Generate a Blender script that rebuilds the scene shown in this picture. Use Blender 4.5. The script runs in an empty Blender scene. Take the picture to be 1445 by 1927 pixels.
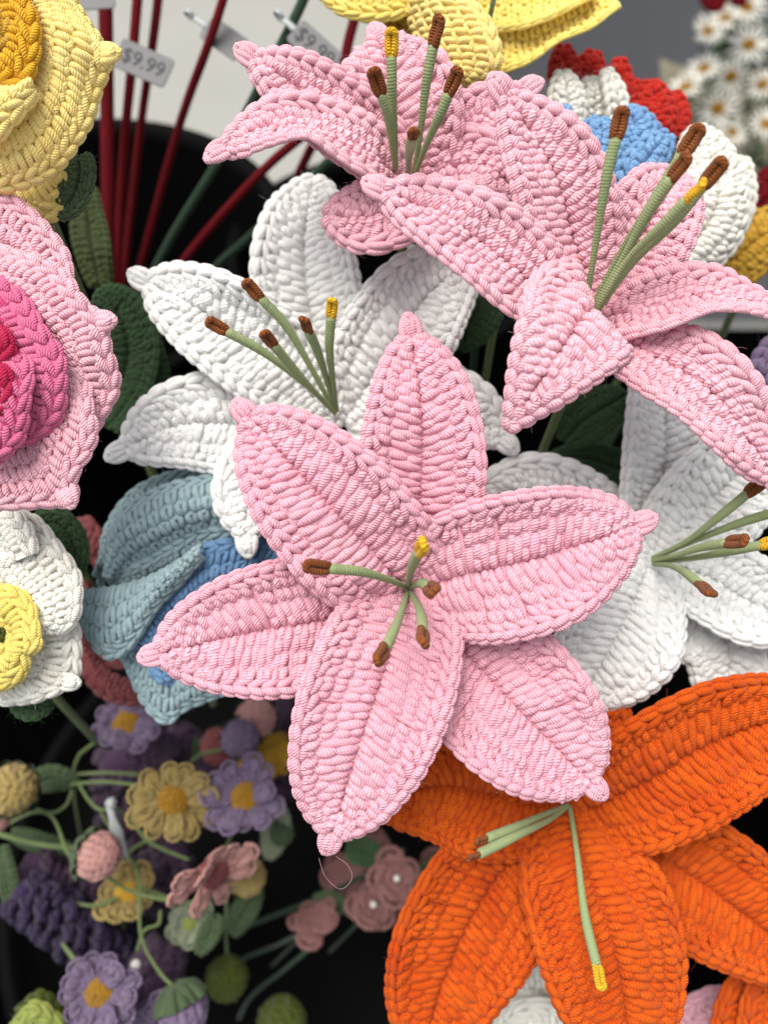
import bpy, math, random
import numpy as np
from mathutils import Vector, Matrix, Quaternion
random.seed(7); RS = np.random.RandomState(7)
PI = math.pi
scene = bpy.context.scene
col = scene.collection

# ---------------------------------------------------------------- camera, world, sun
PITCH = 55.0                                   # degrees below the horizon
CAM = np.array([0.0, 0.0, 1.35])
pr = math.radians(PITCH)
XR = np.array([1.0, 0, 0]); FW = np.array([0, math.cos(pr), -math.sin(pr)]); UP = np.array([0, math.sin(pr), math.cos(pr)])
cd = bpy.data.cameras.new('camera'); cam = bpy.data.objects.new('camera', cd); col.objects.link(cam)
cam.location = CAM; cam.rotation_euler = (math.radians(90 - PITCH), 0, 0)
cd.sensor_fit = 'HORIZONTAL'; cd.lens = 6.86; cd.sensor_width = 6.86
cd.clip_start = 0.01; cd.clip_end = 200
cd.dof.use_dof = True; cd.dof.focus_distance = 0.296; cd.dof.aperture_fstop = 1.2
scene.camera = cam
SUN_EL, SUN_AZ = 76.0, -75.0                   # elevation; azimuth from +y towards +x
w = bpy.data.worlds.new('World'); scene.world = w; w.use_nodes = True
nt = w.node_tree; bg = nt.nodes['Background']
sky = nt.nodes.new('ShaderNodeTexSky'); sky.sky_type = 'NISHITA'; sky.sun_disc = False
sky.sun_elevation = math.radians(SUN_EL); sky.sun_rotation = math.radians(SUN_AZ)
sky.air_density = 1.0; sky.dust_density = 4.0; sky.ozone_density = 0.6
hs = nt.nodes.new('ShaderNodeHueSaturation'); hs.inputs['Saturation'].default_value = .28      # overcast, nearly white sky
nt.links.new(sky.outputs[0], hs.inputs['Color']); nt.links.new(hs.outputs[0], bg.inputs[0]); bg.inputs[1].default_value = 0.125
sd = bpy.data.lights.new('sun', 'SUN'); sun = bpy.data.objects.new('sun', sd); col.objects.link(sun)
sd.energy = 1.9; sd.angle = math.radians(45); sd.color = (1.0, 0.93, 0.84)
a, e = math.radians(SUN_AZ), math.radians(SUN_EL)
tosun = Vector((math.sin(a) * math.cos(e), math.cos(a) * math.cos(e), math.sin(e)))
sun.rotation_euler = tosun.to_track_quat('Z', 'Y').to_euler()
sun.location = (0, 0, 3)
scene.view_settings.view_transform = 'Standard'; scene.view_settings.look = 'None'
scene.view_settings.exposure = 0.54; scene.view_settings.gamma = 1.0

# ---------------------------------------------------------------- space helpers
def P(x, y, z):
    """pixel of the 1445x1927 photograph and distance along the view axis in cm -> camera frame, cm (x right, y up, z towards viewer)"""
    return np.array([(x - 722.5) / 1445 * z, (963.5 - y) / 1445 * z, -z], float)
def PS(pts): return np.array([P(*p) for p in pts])
CM = np.stack([XR, UP, -FW])                   # rows: camera axes in world
def W(p):                                      # camera cm -> world m
    return np.asarray(p, float) @ CM * 0.01 + CAM
def WD(d): return np.asarray(d, float) @ CM
def world_to_cam(p): return ((np.asarray(p) - CAM) @ CM.T) * 100
UPC = world_to_cam(CAM + np.array([0, 0, .01]))  # world up in the camera frame

# ---------------------------------------------------------------- materials
def lin(c): return tuple(((v / 255) / 12.92 if v / 255 <= .04045 else ((v / 255 + .055) / 1.055) ** 2.4) for v in c)
MATS = {}
def yarn(name, rgb, rgb2=None, pitch=0.1, turns=4, bump=0.62, sheen=0.15, rough=0.85, fuzz=0.35, sss=0.0, nscale=900):
    if name in MATS: return MATS[name]
    m = bpy.data.materials.new(name); m.use_nodes = True; n = m.node_tree; L = n.links
    b = n.nodes['Principled BSDF']; b.inputs['Roughness'].default_value = rough
    b.inputs['Sheen Weight'].default_value = sheen; b.inputs['Sheen Roughness'].default_value = .4
    b.inputs['Specular IOR Level'].default_value = .22
    c1 = lin(rgb); c2 = lin(rgb2) if rgb2 else tuple(v * .86 for v in c1)
    at = n.nodes.new('ShaderNodeAttribute'); at.attribute_name = 'yuv'
    sx = n.nodes.new('ShaderNodeSeparateXYZ'); L.new(at.outputs['Vector'], sx.inputs[0])
    def math_(op, a, b_=None, c=None):
        q = n.nodes.new('ShaderNodeMath'); q.operation = op
        for i, v in enumerate((a, b_, c)):
            if v is None: continue
            if isinstance(v, (int, float)): q.inputs[i].default_value = v
            else: L.new(v, q.inputs[i])
        return q.outputs[0]
    tc = n.nodes.new('ShaderNodeTexCoord')
    nz = n.nodes.new('ShaderNodeTexNoise'); nz.inputs['Scale'].default_value = nscale; nz.inputs['Detail'].default_value = 3
    L.new(tc.outputs['Object'], nz.inputs['Vector'])
    n2 = n.nodes.new('ShaderNodeTexNoise'); n2.inputs['Scale'].default_value = 45; n2.inputs['Detail'].default_value = 2
    L.new(tc.outputs['Object'], n2.inputs['Vector'])
    ph = math_('MULTIPLY_ADD', sx.outputs[0], 1.0 / pitch, math_('MULTIPLY', sx.outputs[1], turns))
    ph = math_('MULTIPLY_ADD', nz.outputs[0], .55, ph)
    wv = math_('ABSOLUTE', math_('SINE', math_('MULTIPLY', ph, PI)))
    hgt = math_('MULTIPLY_ADD', nz.outputs[0], fuzz, wv)
    bp = n.nodes.new('ShaderNodeBump'); bp.inputs['Strength'].default_value = bump; bp.inputs['Distance'].default_value = 0.0007
    L.new(hgt, bp.inputs['Height']); L.new(bp.outputs[0], b.inputs['Normal'])
    fac = math_('ADD', math_('MULTIPLY', sx.outputs[2], .45), math_('MULTIPLY', math_('SUBTRACT', n2.outputs[0], .25), 1.1))
    mx = n.nodes.new('ShaderNodeMix'); mx.data_type = 'RGBA'; mx.clamp_factor = True
    L.new(fac, mx.inputs[0]); mx.inputs[6].default_value = (*c2, 1); mx.inputs[7].default_value = (*c1, 1)
    L.new(mx.outputs[2], b.inputs['Base Color'])
    if sss:
        b.inputs['Subsurface Weight'].default_value = sss; b.inputs['Subsurface Scale'].default_value = .002
        b.inputs['Subsurface Radius'].default_value = (1, .5, .5)
    MATS[name] = m; return m
def plain(name, rgb, rough=.6, spec=.4, noise=0.1, scale=60, bump=0.0, dist=.001):
    if name in MATS: return MATS[name]
    m = bpy.data.materials.new(name); m.use_nodes = True; n = m.node_tree; L = n.links
    b = n.nodes['Principled BSDF']; b.inputs['Roughness'].default_value = rough; b.inputs['Specular IOR Level'].default_value = spec
    tc = n.nodes.new('ShaderNodeTexCoord'); nz = n.nodes.new('ShaderNodeTexNoise')
    nz.inputs['Scale'].default_value = scale; nz.inputs['Detail'].default_value = 5; L.new(tc.outputs['Object'], nz.inputs['Vector'])
    mx = n.nodes.new('ShaderNodeMix'); mx.data_type = 'RGBA'; c = lin(rgb)
    L.new(nz.outputs[0], mx.inputs[0]); mx.inputs[6].default_value = (*[v * (1 - noise) for v in c], 1); mx.inputs[7].default_value = (*[min(1, v * (1 + noise)) for v in c], 1)
    L.new(mx.outputs[2], b.inputs['Base Color'])
    if bump:
        bp = n.nodes.new('ShaderNodeBump'); bp.inputs['Strength'].default_value = bump; bp.inputs['Distance'].default_value = dist
        L.new(nz.outputs[0], bp.inputs['Height']); L.new(bp.outputs[0], b.inputs['Normal'])
    MATS[name] = m; return m

PINK = yarn('pink_yarn', (243, 184, 198), (237, 170, 187), sss=.12)
BLUSH = yarn('blush_pink_yarn', (246, 191, 203), (240, 178, 192), sss=.12)
WHITE = yarn('white_yarn', (249, 249, 246), (242, 242, 239), bump=.55, fuzz=1.5, nscale=800, sss=.12)
ORANGE = yarn('orange_yarn', (218, 98, 18), (194, 70, 8), sheen=.05)
PALEYEL = yarn('pale_yellow_yarn', (250, 230, 150), (246, 218, 130), bump=.45, fuzz=.5)
BUTTERL = yarn('straw_yellow_yarn', (232, 214, 120), (222, 198, 100), bump=.5, fuzz=.8)
YELLOW = yarn('egg_yellow_yarn', (236, 184, 47), (233, 167, 31))
LEMON = yarn('lemon_yarn', (248, 228, 130), (244, 216, 110), bump=.4, fuzz=.6)
PINK2 = yarn('mid_pink_yarn', (225, 122, 159), (217, 104, 146))
HOT = yarn('hot_pink_yarn', (208, 75, 126), (201, 59, 111))
ROSE = yarn('deep_rose_yarn', (192, 39, 82), (180, 28, 72))
CREAM = yarn('cream_white_yarn', (244, 241, 231), (236, 232, 220), bump=.55, fuzz=1.5, nscale=800, sss=.2)
TEAL = yarn('dusty_teal_yarn', (166, 190, 194), (146, 172, 178))
BLUE = yarn('cornflower_yarn', (122, 162, 200), (102, 142, 184))
SKYB = yarn('sky_blue_yarn', (134, 176, 216), (114, 158, 204))
RED = yarn('scarlet_yarn', (196, 40, 23), (184, 31, 18))
DGREEN = yarn('dark_green_yarn', (62, 88, 56), (49, 73, 44), bump=.4, fuzz=.8)
LEAFG = yarn('leaf_green_yarn', (78, 95, 66), (62, 79, 52), bump=.4, fuzz=.8)
SAGE = yarn('sage_thread', (154, 167, 122), (137, 152, 106), pitch=.11, turns=1, bump=.34, sheen=.1, fuzz=.2)
WIRE = yarn('stem_green_thread', (112, 130, 84), (94, 110, 68), pitch=.12, turns=1, bump=.5, fuzz=.3)
DSTEM = yarn('dark_green_thread', (49, 73, 54), (37, 59, 44), pitch=.12, turns=1, bump=.4, fuzz=.3)
OLIVE = yarn('olive_thread', (71, 81, 47), (57, 68, 37), pitch=.12, turns=1, bump=.4, fuzz=.3)
BROWN = yarn('brown_thread', (148, 84, 38), (124, 66, 28), pitch=.1, turns=1, bump=.9, sheen=.1, fuzz=.3)
MUST = yarn('mustard_thread', (236, 190, 44), (226, 172, 34), pitch=.1, turns=1, bump=.8, sheen=.1, fuzz=.2)
CRIMSON = yarn('crimson_thread', (116, 3, 18), (92, 2, 12), sheen=0, pitch=.08, turns=1, bump=.6, fuzz=.3)
LILAC = yarn('lilac_yarn', (148, 130, 158), (120, 100, 136), bump=1.0, fuzz=2.2, nscale=520)  # small-flower yarns down to lime: colours darkened to carry the deep bunch's shade
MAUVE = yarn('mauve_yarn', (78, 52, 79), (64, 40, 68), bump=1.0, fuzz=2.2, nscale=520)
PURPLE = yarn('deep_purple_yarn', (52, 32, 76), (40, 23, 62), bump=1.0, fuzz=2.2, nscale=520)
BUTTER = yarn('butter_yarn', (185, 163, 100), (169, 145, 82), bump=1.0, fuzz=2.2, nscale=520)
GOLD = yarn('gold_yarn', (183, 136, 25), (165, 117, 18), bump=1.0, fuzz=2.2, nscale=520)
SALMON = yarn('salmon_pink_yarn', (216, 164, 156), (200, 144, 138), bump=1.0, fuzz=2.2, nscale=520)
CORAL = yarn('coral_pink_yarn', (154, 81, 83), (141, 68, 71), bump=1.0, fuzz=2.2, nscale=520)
DUSTY = yarn('dusty_pink_felt', (142, 102, 98), (127, 88, 85), bump=.3, fuzz=.9)
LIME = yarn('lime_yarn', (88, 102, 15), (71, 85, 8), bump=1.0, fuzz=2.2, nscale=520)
PALEGRN = yarn('pale_lime_yarn', (151, 160, 86), (133, 144, 68), bump=.5, fuzz=.8)
OCHRE = yarn('ochre_yarn', (199, 160, 59), (185, 140, 41), bump=.5, fuzz=.6)
BLACK = plain('black_plastic', (5, 5, 5), rough=.7, spec=.06, noise=.2, scale=30)
CLOTH = plain('black_cloth', (3, 3, 3), rough=1, spec=.0, noise=.3, scale=90, bump=.3)
TAGM = plain('grey_tag_card', (108, 108, 110), rough=.5, noise=.04, scale=40)
INK = plain('tag_ink', (44, 44, 50), rough=.6, noise=.02)
PEARL = plain('pearl', (224, 220, 214), rough=.15, spec=.8, noise=.03)
FLOORM = plain('grey_floor', (158, 158, 153), rough=.75, noise=.10, scale=2.2)
WALLM = plain('grey_panel', (112, 116, 122), rough=.6, noise=.08, scale=3)
CLEAR = plain('white_plastic', (176, 182, 182), rough=.3, spec=.6, noise=.02)

# ---------------------------------------------------------------- mesh assembly
class MB:
    def __init__(s): s.v = []; s.f = []; s.a = []; s.n = 0
    def add(s, v, f, a=None):
        v = np.asarray(v, float); f = np.asarray(f, int)
        s.v.append(v); s.f.append(f + s.n); s.n += len(v)
        s.a.append(np.zeros((len(v), 3)) if a is None else np.asarray(a, float))
    def build(s, name, mat, parent=None, local=False, tag=None):
        """vertices in camera cm (or local cm when local) -> one mesh object"""
        v = np.concatenate(s.v); f = np.concatenate(s.f); a = np.concatenate(s.a)
        me = bpy.data.meshes.new(name)
        if local: wv = v * 0.01
        else:
            org = W(v.mean(0)) if parent is None else np.array(parent['_org'])
            wv = W(v) - org
        me.vertices.add(len(wv)); me.vertices.foreach_set('co', wv.astype(np.float32).ravel())
        me.loops.add(f.size); me.loops.foreach_set('vertex_index', f.astype(np.int32).ravel())
        me.polygons.add(len(f)); me.polygons.foreach_set('loop_start', np.arange(0, f.size, 4, dtype=np.int32))
        try: me.polygons.foreach_set('loop_total', np.full(len(f), 4, dtype=np.int32))
        except Exception: pass
        me.update(calc_edges=True)
        me.polygons.foreach_set('use_smooth', np.ones(len(f), dtype=bool))
        at = me.attributes.new('yuv', 'FLOAT_VECTOR', 'POINT'); at.data.foreach_set('vector', a.astype(np.float32).ravel())
        me.materials.append(mat)
        o = bpy.data.objects.new(name, me); col.objects.link(o)
        if parent is not None: o.parent = parent
        elif not local: o.location = org
        return o
def sweep(mb, paths, rad, ups, sides=7, flat=.85, rnd=None):
    """paths n,K,3 ; rad n,K ; ups n,K,3"""
    n, K, _ = paths.shape
    T = np.gradient(paths, axis=1); T /= np.linalg.norm(T, axis=2, keepdims=True) + 1e-9
    S = np.cross(T, ups); S /= np.linalg.norm(S, axis=2, keepdims=True) + 1e-9
    U = np.cross(S, T)
    th = -PI / 2 + np.arange(sides) / sides * 2 * PI
    ring = (np.cos(th)[None, None, :, None] * S[:, :, None] + flat * np.sin(th)[None, None, :, None] * U[:, :, None])
    V = paths[:, :, None] + ring * rad[:, :, None, None]
    seg = np.linalg.norm(np.diff(paths, axis=1), axis=2); arc = np.concatenate([np.zeros((n, 1)), np.cumsum(seg, 1)], 1)
    if rnd is None: rnd = RS.rand(n)
    A = np.zeros((n, K, sides, 3)); A[..., 0] = (arc + rnd[:, None] * 3)[:, :, None]
    A[..., 1] = (np.arange(sides) / sides)[None, None]; A[..., 2] = rnd[:, None, None]
    idx = np.arange(n * K * sides).reshape(n, K, sides)
    a = idx[:, :-1]; b = idx[:, 1:]; a2 = np.roll(a, -1, 2); b2 = np.roll(b, -1, 2)
    F = np.stack([a, a2, b2, b], -1).reshape(-1, 4)
    mb.add(V.reshape(-1, 3), F, A.reshape(-1, 3))
def strands(mb, F, C, R, K=6, sides=7, flat=.85, endr=.38):
    """C n,3,3 control points (a,b,h) of quadratic curves in surface coordinates; R n radii"""
    if len(C) == 0: return
    C = np.asarray(C, float); R = np.asarray(R, float)
    t = np.linspace(0, 1, K)[None, :, None]
    q = C[:, :1] * (1 - t) ** 2 + 2 * C[:, 1:2] * t * (1 - t) + C[:, 2:] * t * t
    pos, nr = F(q[..., 0], q[..., 1]); pos = pos + nr * q[..., 2:3]
    prof = endr + (1 - endr) * np.sin(np.linspace(0, 1, K) * PI) ** .5
    sweep(mb, pos, R[:, None] * prof[None], nr, sides, flat)
def grid(mb, Pts):
    m, n, _ = Pts.shape; i = np.arange(m * n).reshape(m, n)
    f = np.stack([i[:-1, :-1], i[1:, :-1], i[1:, 1:], i[:-1, 1:]], -1).reshape(-1, 4)
    mb.add(Pts.reshape(-1, 3), f, np.tile([0, 0, .5], (m * n, 1)))
def catmull(p, m):
    p = np.asarray(p, float); n = len(p)
    if n == 2: t = np.linspace(0, 1, m)[:, None]; return p[0] * (1 - t) + p[1] * t
    e = np.vstack([2 * p[0] - p[1], p, 2 * p[-1] - p[-2]])
    u = np.linspace(0, n - 1 - 1e-9, m); i = u.astype(int); t = (u - i)[:, None]
    a, b, c, d = e[i], e[i + 1], e[i + 2], e[i + 3]
    return .5 * (2 * b + (c - a) * t + (2 * a - 5 * b + 4 * c - d) * t ** 2 + (3 * b - a - 3 * c + d) * t ** 3)
def resample(c, m):
    s = np.r_[0, np.cumsum(np.linalg.norm(np.diff(c, axis=0), axis=1))]
    q = np.linspace(0, s[-1], m); return np.stack([np.interp(q, s, c[:, k]) for k in range(c.shape[1])], 1), s[-1]
def lerp(a, x):
    x = np.clip(x, 0, len(a) - 1.000001); i = x.astype(int); t = (x - i)
    return a[i] * (1 - t[..., None]) + a[i + 1] * t[..., None]
def vary(v, m): return np.interp(np.linspace(0, 1, m), np.linspace(0, 1, len(v)), v) if isinstance(v, (list, tuple)) else np.full(m, float(v))
def rn(a=1.): return float(RS.uniform(-a, a))

class PetalSurf:
    """sheet swept along a spine; a = cm along the spine, b = cm across"""
    def __init__(s, spine, hw, roll=0, cupl=.5, cupr=.5, shape=(1.0, .52, .10), nref=(0, 0, 1), knob=True, wob=.07):
        M = 60
        s.C, s.L = resample(catmull(spine, 80), M); s.M = M
        T = np.gradient(s.C, axis=0); T /= np.linalg.norm(T, axis=1, keepdims=True); s.T = T
        nr = np.asarray(nref, float)
        N = np.zeros_like(T); prev = None
        for i in range(M):
            n = nr - T[i] * (nr @ T[i]); l = np.linalg.norm(n)
            if prev is not None:
                q = prev - T[i] * (prev @ T[i]); q /= np.linalg.norm(q)
                k = min(1, l * 1.2); n = (n / (l + 1e-9)) * k + q * (1 - k) if l > 1e-6 else q
            n /= np.linalg.norm(n); N[i] = n; prev = n
        B = np.cross(T, N)
        r = np.radians(vary(roll, M))[:, None]
        s.N = N * np.cos(r) + B * np.sin(r); s.B = B * np.cos(r) - N * np.sin(r)
        zc = -s.C[:, 2]
        kl = .75 if knob else 0.0; s.Lb = s.L - kl
        x = np.clip(np.linspace(0, 1, M) * s.L / s.Lb, 0, 1); a, b, c = shape
        pw = np.sin(PI * np.clip((c + (1 - c) * x), 0, 1) ** a) ** b; pw[-1] = 0
        s.w = pw * hw; s.hw = hw
        s.kl = vary(cupl, M) / hw; s.kr = vary(cupr, M) / hw
        s.ph = RS.uniform(0, 6.28, 6); s.wob = wob
    def Wd(s, a): return np.interp(a / s.L * (s.M - 1), np.arange(s.M), s.w)
    def __call__(s, a, b):
        a = np.asarray(a, float); b = np.asarray(b, float)
        x = a / s.L * (s.M - 1)
        C = lerp(s.C, x); N = lerp(s.N, x); B = lerp(s.B, x); T = lerp(s.T, x)
        ex = np.clip(a - s.L, 0, None) + np.clip(a, None, 0); C = C + T * ex[..., None]
        k = np.where(b < 0, lerp(s.kl[:, None], x)[..., 0], lerp(s.kr[:, None], x)[..., 0])
        k = np.where(np.abs(k) < 1e-4, 1e-4, k); ph = k * b
        lat = np.sin(ph) / k; h = (1 - np.cos(ph)) / k
        h = h + s.wob * (np.sin(a * 1.3 + s.ph[0]) * np.sin(b * 1.1 + s.ph[1]) + .6 * np.sin(a * 2.3 + b * 1.7 + s.ph[2]))
        h = h - .09 * np.exp(-(b / .09) ** 2)
        pos = C + B * lat[..., None] + N * h[..., None]
        nr = N * np.cos(ph)[..., None] - B * np.sin(ph)[..., None]
        return pos, nr / np.linalg.norm(nr, axis=-1, keepdims=True)

def petal_mesh(mb, S, p=.64, r=.152, K=6, sides=7, knob=True, fuzz=True, edge=True):
    k = r / .145; hs = .02 * k
    C = []; R = []
    def st(a0, b0, h0, a1, b1, h1, a2, b2, h2, rr): C.append([[a0, b0, h0 * k], [a1, b1, h1 * k], [a2, b2, h2 * k]]); R.append(rr * k * (1 + rn(.09)))
    E = .62 * k; Mx = .56 * k
    n = max(2, int(S.Lb / p)); pp = S.Lb / n
    for i in range(n):
        for sd in (-1, 1):
            a = (i + .5) * pp + sd * pp * .12 + rn(.07)
            if a > S.Lb: continue
            w = float(S.Wd(a)); inner = w - E; lg = inner - Mx
            tl = .22 + .55 * (a / S.Lb - .45) + rn(.05); hz = rn(.06)
            if inner > .3 * k:                              # yarn running under the stitches
                for f_ in (.0, .5):
                    st(a + pp * f_, sd * .02, -.02, a + pp * f_ + tl * inner / 2, sd * inner / 2, .05, a + pp * f_ + tl * inner, sd * inner, -.02, .17)
            if lg > .12 * k:
                nx = max(0, int(math.ceil((lg - 1.35 * k) / (.55 * k)))) if lg > 1.55 * k else 0      # wide petals carry extra rows of short stitches
                lt = lg - nx * .55 * k
                for x in range(nx):
                    c0 = lt + x * .55 * k; c1 = c0 + .6 * k; o_ = .25 * pp * (x % 2)
                    st(a + o_ - pp * .34 + tl * c0, sd * c0, -.05, a + o_ - pp * .30 + tl * (c0 + c1) / 2 + rn(.06), sd * (c0 + c1) / 2, .34 + rn(.09), a + o_ - pp * .04 + tl * c1 + rn(.06), sd * c1, -.05, .18)
                    st(a + o_ + pp * .16 + tl * c0, sd * c0, -.05, a + o_ + pp * .26 + tl * (c0 + c1) / 2 + rn(.06), sd * (c0 + c1) / 2, .28 + rn(.09), a + o_ + pp * .22 + tl * c1, sd * c1, -.04, .172)
                for c in range(1):
                    b0 = 0.0; b1 = lt + rn(.07); ln = b1 - b0
                    st(a - pp * .5 + tl * b1, sd * (b1 + .10), -.04, a + tl * b1, sd * (b1 + .02), .16 + rn(.05), a + pp * .5 + tl * b1, sd * (b1 + .12), -.04, .12)
                    j = rn(.07)
                    g = rn(.06); m = .5 + rn(.12)
                    st(a - pp * .30 + tl * b0, sd * (b0 + .03), -.03, a - pp * (.30 + g) + tl * (b0 + b1) / 2 + j, sd * (b0 + ln * .55), .33 + hz, a - pp * (.16 - g) + tl * b1, sd * (b1 + .10), -.06, .205)
                    st(a + pp * .22 + tl * b0, sd * (b0 + .01), -.04, a + pp * (.10 + g) + tl * (b0 + .25 * ln), sd * (b0 + .3 * ln), .29 - hz, a + pp * .30 + tl * (b0 + m * ln), sd * (b0 + ln * m + .08), -.05, .19)
                    st(a + pp * .12 + tl * (b0 + m * ln), sd * (b0 + (m - .12) * ln), -.04, a + pp * (.24 - g) + tl * (b0 + .75 * ln) + j, sd * (b0 + .76 * ln), .36 - hz, a + pp * .36 + tl * b1, sd * (b1 + .10), -.06, .2)
            if inner > .15 * k:
                b0 = max(.03, lg + .02); b1 = inner + .04
                st(a - pp * .40 + tl * b0, sd * (b0 - .02), -.04, a - pp * .30 + tl * (b0 + b1) / 2, sd * (b0 + b1) / 2, .34 + rn(.09), a - pp * .02 + tl * b1 + rn(.06), sd * b1, -.04, .172)
                st(a + pp * .14 + tl * b0 + rn(.05), sd * b0, -.03, a + pp * .30 + tl * (b0 + b1) / 2, sd * (b0 + b1) / 2, .27 + rn(.09), a + pp * .20 + tl * b1, sd * (b1), -.03, .165)
    # chain edge laid along the outline
    if edge:
        q = np.linspace(0, S.Lb, 400); wq = S.Wd(q)
        for sd in (-1, 1):
            el = np.r_[0, np.cumsum(np.hypot(np.diff(q), np.diff(wq)))]
            da = np.gradient(q, el + np.arange(400) * 1e-9); dw = np.gradient(wq, el + np.arange(400) * 1e-9)
            def ed(l, d):
                aa = np.interp(l, el, q); ww = np.interp(l, el, wq); ta = np.interp(l, el, da); tw = np.interp(l, el, dw)
                m = math.hypot(ta, tw) + 1e-9; ta /= m; tw /= m
                return aa + tw * d, sd * max(0.0, ww - ta * d)
            pe = p * .98; ne = max(3, int(el[-1] / pe)); pe = el[-1] / ne
            for i in range(ne):
                l = (i + .5) * pe + rn(.03)
                for (l0, d0, h0, l1, d1, h1, l2, d2, h2, rr) in (
                        (-.70, .72, -.06, 0, .46, .27 + rn(.05), .70, .34, -.04, .18),
                        (-.72, .14, -.03, 0, .10, .22 + rn(.05), .70, .36, -.07, .18),
                        (-.60, .02, -.15, 0, -.06, -.03, .60, .10, -.12, .145)):
                    a0, b0 = ed(l + l0 * pe, d0 * k); a1, b1 = ed(l + l1 * pe, d1 * k); a2, b2 = ed(l + l2 * pe, d2 * k)
                    st(a0, b0, h0, a1, b1, h1, a2, b2, h2, rr)
    if knob:
        L = S.Lb
        for sd in (-1, 1):
            st(L - .40 * k, sd * .32 * k, .0, L + .20 * k, sd * .42 * k, .1, L + .66 * k, sd * .14 * k, .0, .17)
            st(L - .30 * k, sd * .05 * k, .04, L + .2 * k, sd * .14 * k, .24, L + .60 * k, sd * .12 * k, .05, .16)
        st(L + .36 * k, -.27 * k, -.02, L + .95 * k, rn(.08), .1, L + .36 * k, .27 * k, -.02, .17)
        st(L + .16 * k, -.22 * k, .05, L + .50 * k, 0, .34, L + .16 * k, .22 * k, .05, .15)
    strands(mb, S, C, R, K, sides)
    # the fabric under the stitches
    na, nb = 44, 19
    aa = np.linspace(0.0, S.Lb * .995, na)[:, None] * np.ones((1, nb)); bb = np.linspace(-1, 1, nb)[None] * (np.maximum(0, S.Wd(aa) - .12 * k))
    pos, nr = S(aa, bb); grid(mb, pos - nr * (.015 * k))
    if fuzz: fibres(mb, S, C, 240)
def fibres(mb, F, C, n):
    C = np.asarray(C); i = RS.randint(0, len(C), n); t = RS.rand(n)[:, None]
    q = C[i, 0] * (1 - t) ** 2 + 2 * C[i, 1] * t * (1 - t) + C[i, 2] * t * t
    pos, nr = F(q[:, 0], q[:, 1]); d = RS.normal(size=(n, 3)); d /= np.linalg.norm(d, axis=1, keepdims=True)
    pos = pos + nr * (q[:, 2:3]) + d * .1; L = RS.uniform(.12, .34, (n, 1)); e = RS.normal(size=(n, 3)) * .5
    tt = np.linspace(0, 1, 4)[None, :, None]
    path = pos[:, None] + (d * L)[:, None] * tt + (e * L)[:, None] * tt ** 2
    ups = np.broadcast_to(np.cross(d, [0.3, .2, 1.])[:, None], path.shape)
    sweep(mb, path, np.full((n, 4), .004), ups, 3, 1)

# ---------------------------------------------------------------- naming
def thing(name, label, cat, org, group=None, rot=None):
    o = bpy.data.objects.new(name, None); col.objects.link(o); o.empty_display_size = .01
    wo = W(org); o.location = wo; o['_org'] = list(map(float, wo))
    o['label'] = label; o['category'] = cat
    if group: o['group'] = group
    return o
def tag(o, label, cat, group=None):
    o['label'] = label; o['category'] = cat
    if group: o['group'] = group
    return o

def petal(parent, mat, pts, hw, name='petal', p=.60, r=.145, K=6, sides=7, knob=True, fuzz=True, **kw):
    """pts: (px, py, depth) from the base to the tip; hw: half width in pixels at the middle point"""
    zm = pts[len(pts) // 2][2]
    S = PetalSurf(PS(pts), hw / 1445 * zm, knob=knob, **kw)
    mb = MB(); petal_mesh(mb, S, p=p, r=r, K=K, sides=sides, knob=knob, fuzz=fuzz)
    return mb.build(name, mat, parent)

def tube(mb, pts, rad, K=24, sides=9, flat=1, cap=True, up=(.13, .2, 1)):
    c = catmull(pts, 60); c, L = resample(c, K); r = vary(rad, K)
    if cap:
        T0 = c[0] - c[1]; T0 /= np.linalg.norm(T0); T1 = c[-1] - c[-2]; T1 /= np.linalg.norm(T1)
        c = np.vstack([c[0] + T0 * r[0] * .45, c[0] + T0 * r[0] * .3, c, c[-1] + T1 * r[-1] * .3, c[-1] + T1 * r[-1] * .45])
        r = np.r_[r[0] * .03, r[0] * .7, r, r[-1] * .7, r[-1] * .03]
    ups = np.tile(np.asarray(up, float), (len(c), 1))
    sweep(mb, c[None], r[None], ups[None], sides, flat)
    return c
def stamen(parent, pts, mat, twist=0., size=1., r0=.105, r1=.20, name='stamen', hname='anther', curl=False):
    c = PS(pts); mb = MB()
    tube(mb, c, [r0, r0 * 1.1, r0 * 1.25, r0 * 1.5, r1, r1 * 1.02], K=30)
    o = mb.build(name, SAGE, parent)
    cc = catmull(c, 40); d = cc[-1] - cc[-3]; d /= np.linalg.norm(d); e = cc[-1]
    v = np.cross(d, [0, 0, 1.]); v = v / (np.linalg.norm(v) + 1e-9); u = np.cross(v, d)
    sdir = v * math.cos(twist) + u * math.sin(twist); ndir = np.cross(d, sdir)
    hl, hw_ = .42 * size, .135 * size
    th = np.linspace(PI * .5, PI * 2.5, 27) + PI
    loop = []
    for i, t in enumerate(th):
        x = math.copysign(abs(math.cos(t)) ** .6, math.cos(t)) * hw_ * (1.35 if math.sin(t) > .6 else 1); y = math.sin(t) * hl
        loop.append(e + d * (hl * 1.05 + y) + sdir * x + ndir * (.03 * math.sin(3 * t) + (.09 * (y / hl) ** 2 if curl else 0)))
    loop = np.array(loop); m2 = MB()
    sweep(m2, loop[None], np.full((1, len(loop)), .138 * size), np.tile(ndir, (1, len(loop), 1)), 8, 1)
    h = m2.build(hname, mat, None)
    h.parent = o; h.location = h.location - Vector(parent['_org'])
    return o
def stem(parent, pts, mat, r=.2, name='stem', K=20): 
    mb = MB(); tube(mb, PS(pts), r, K=K, sides=8); return mb.build(name, mat, parent)
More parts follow.
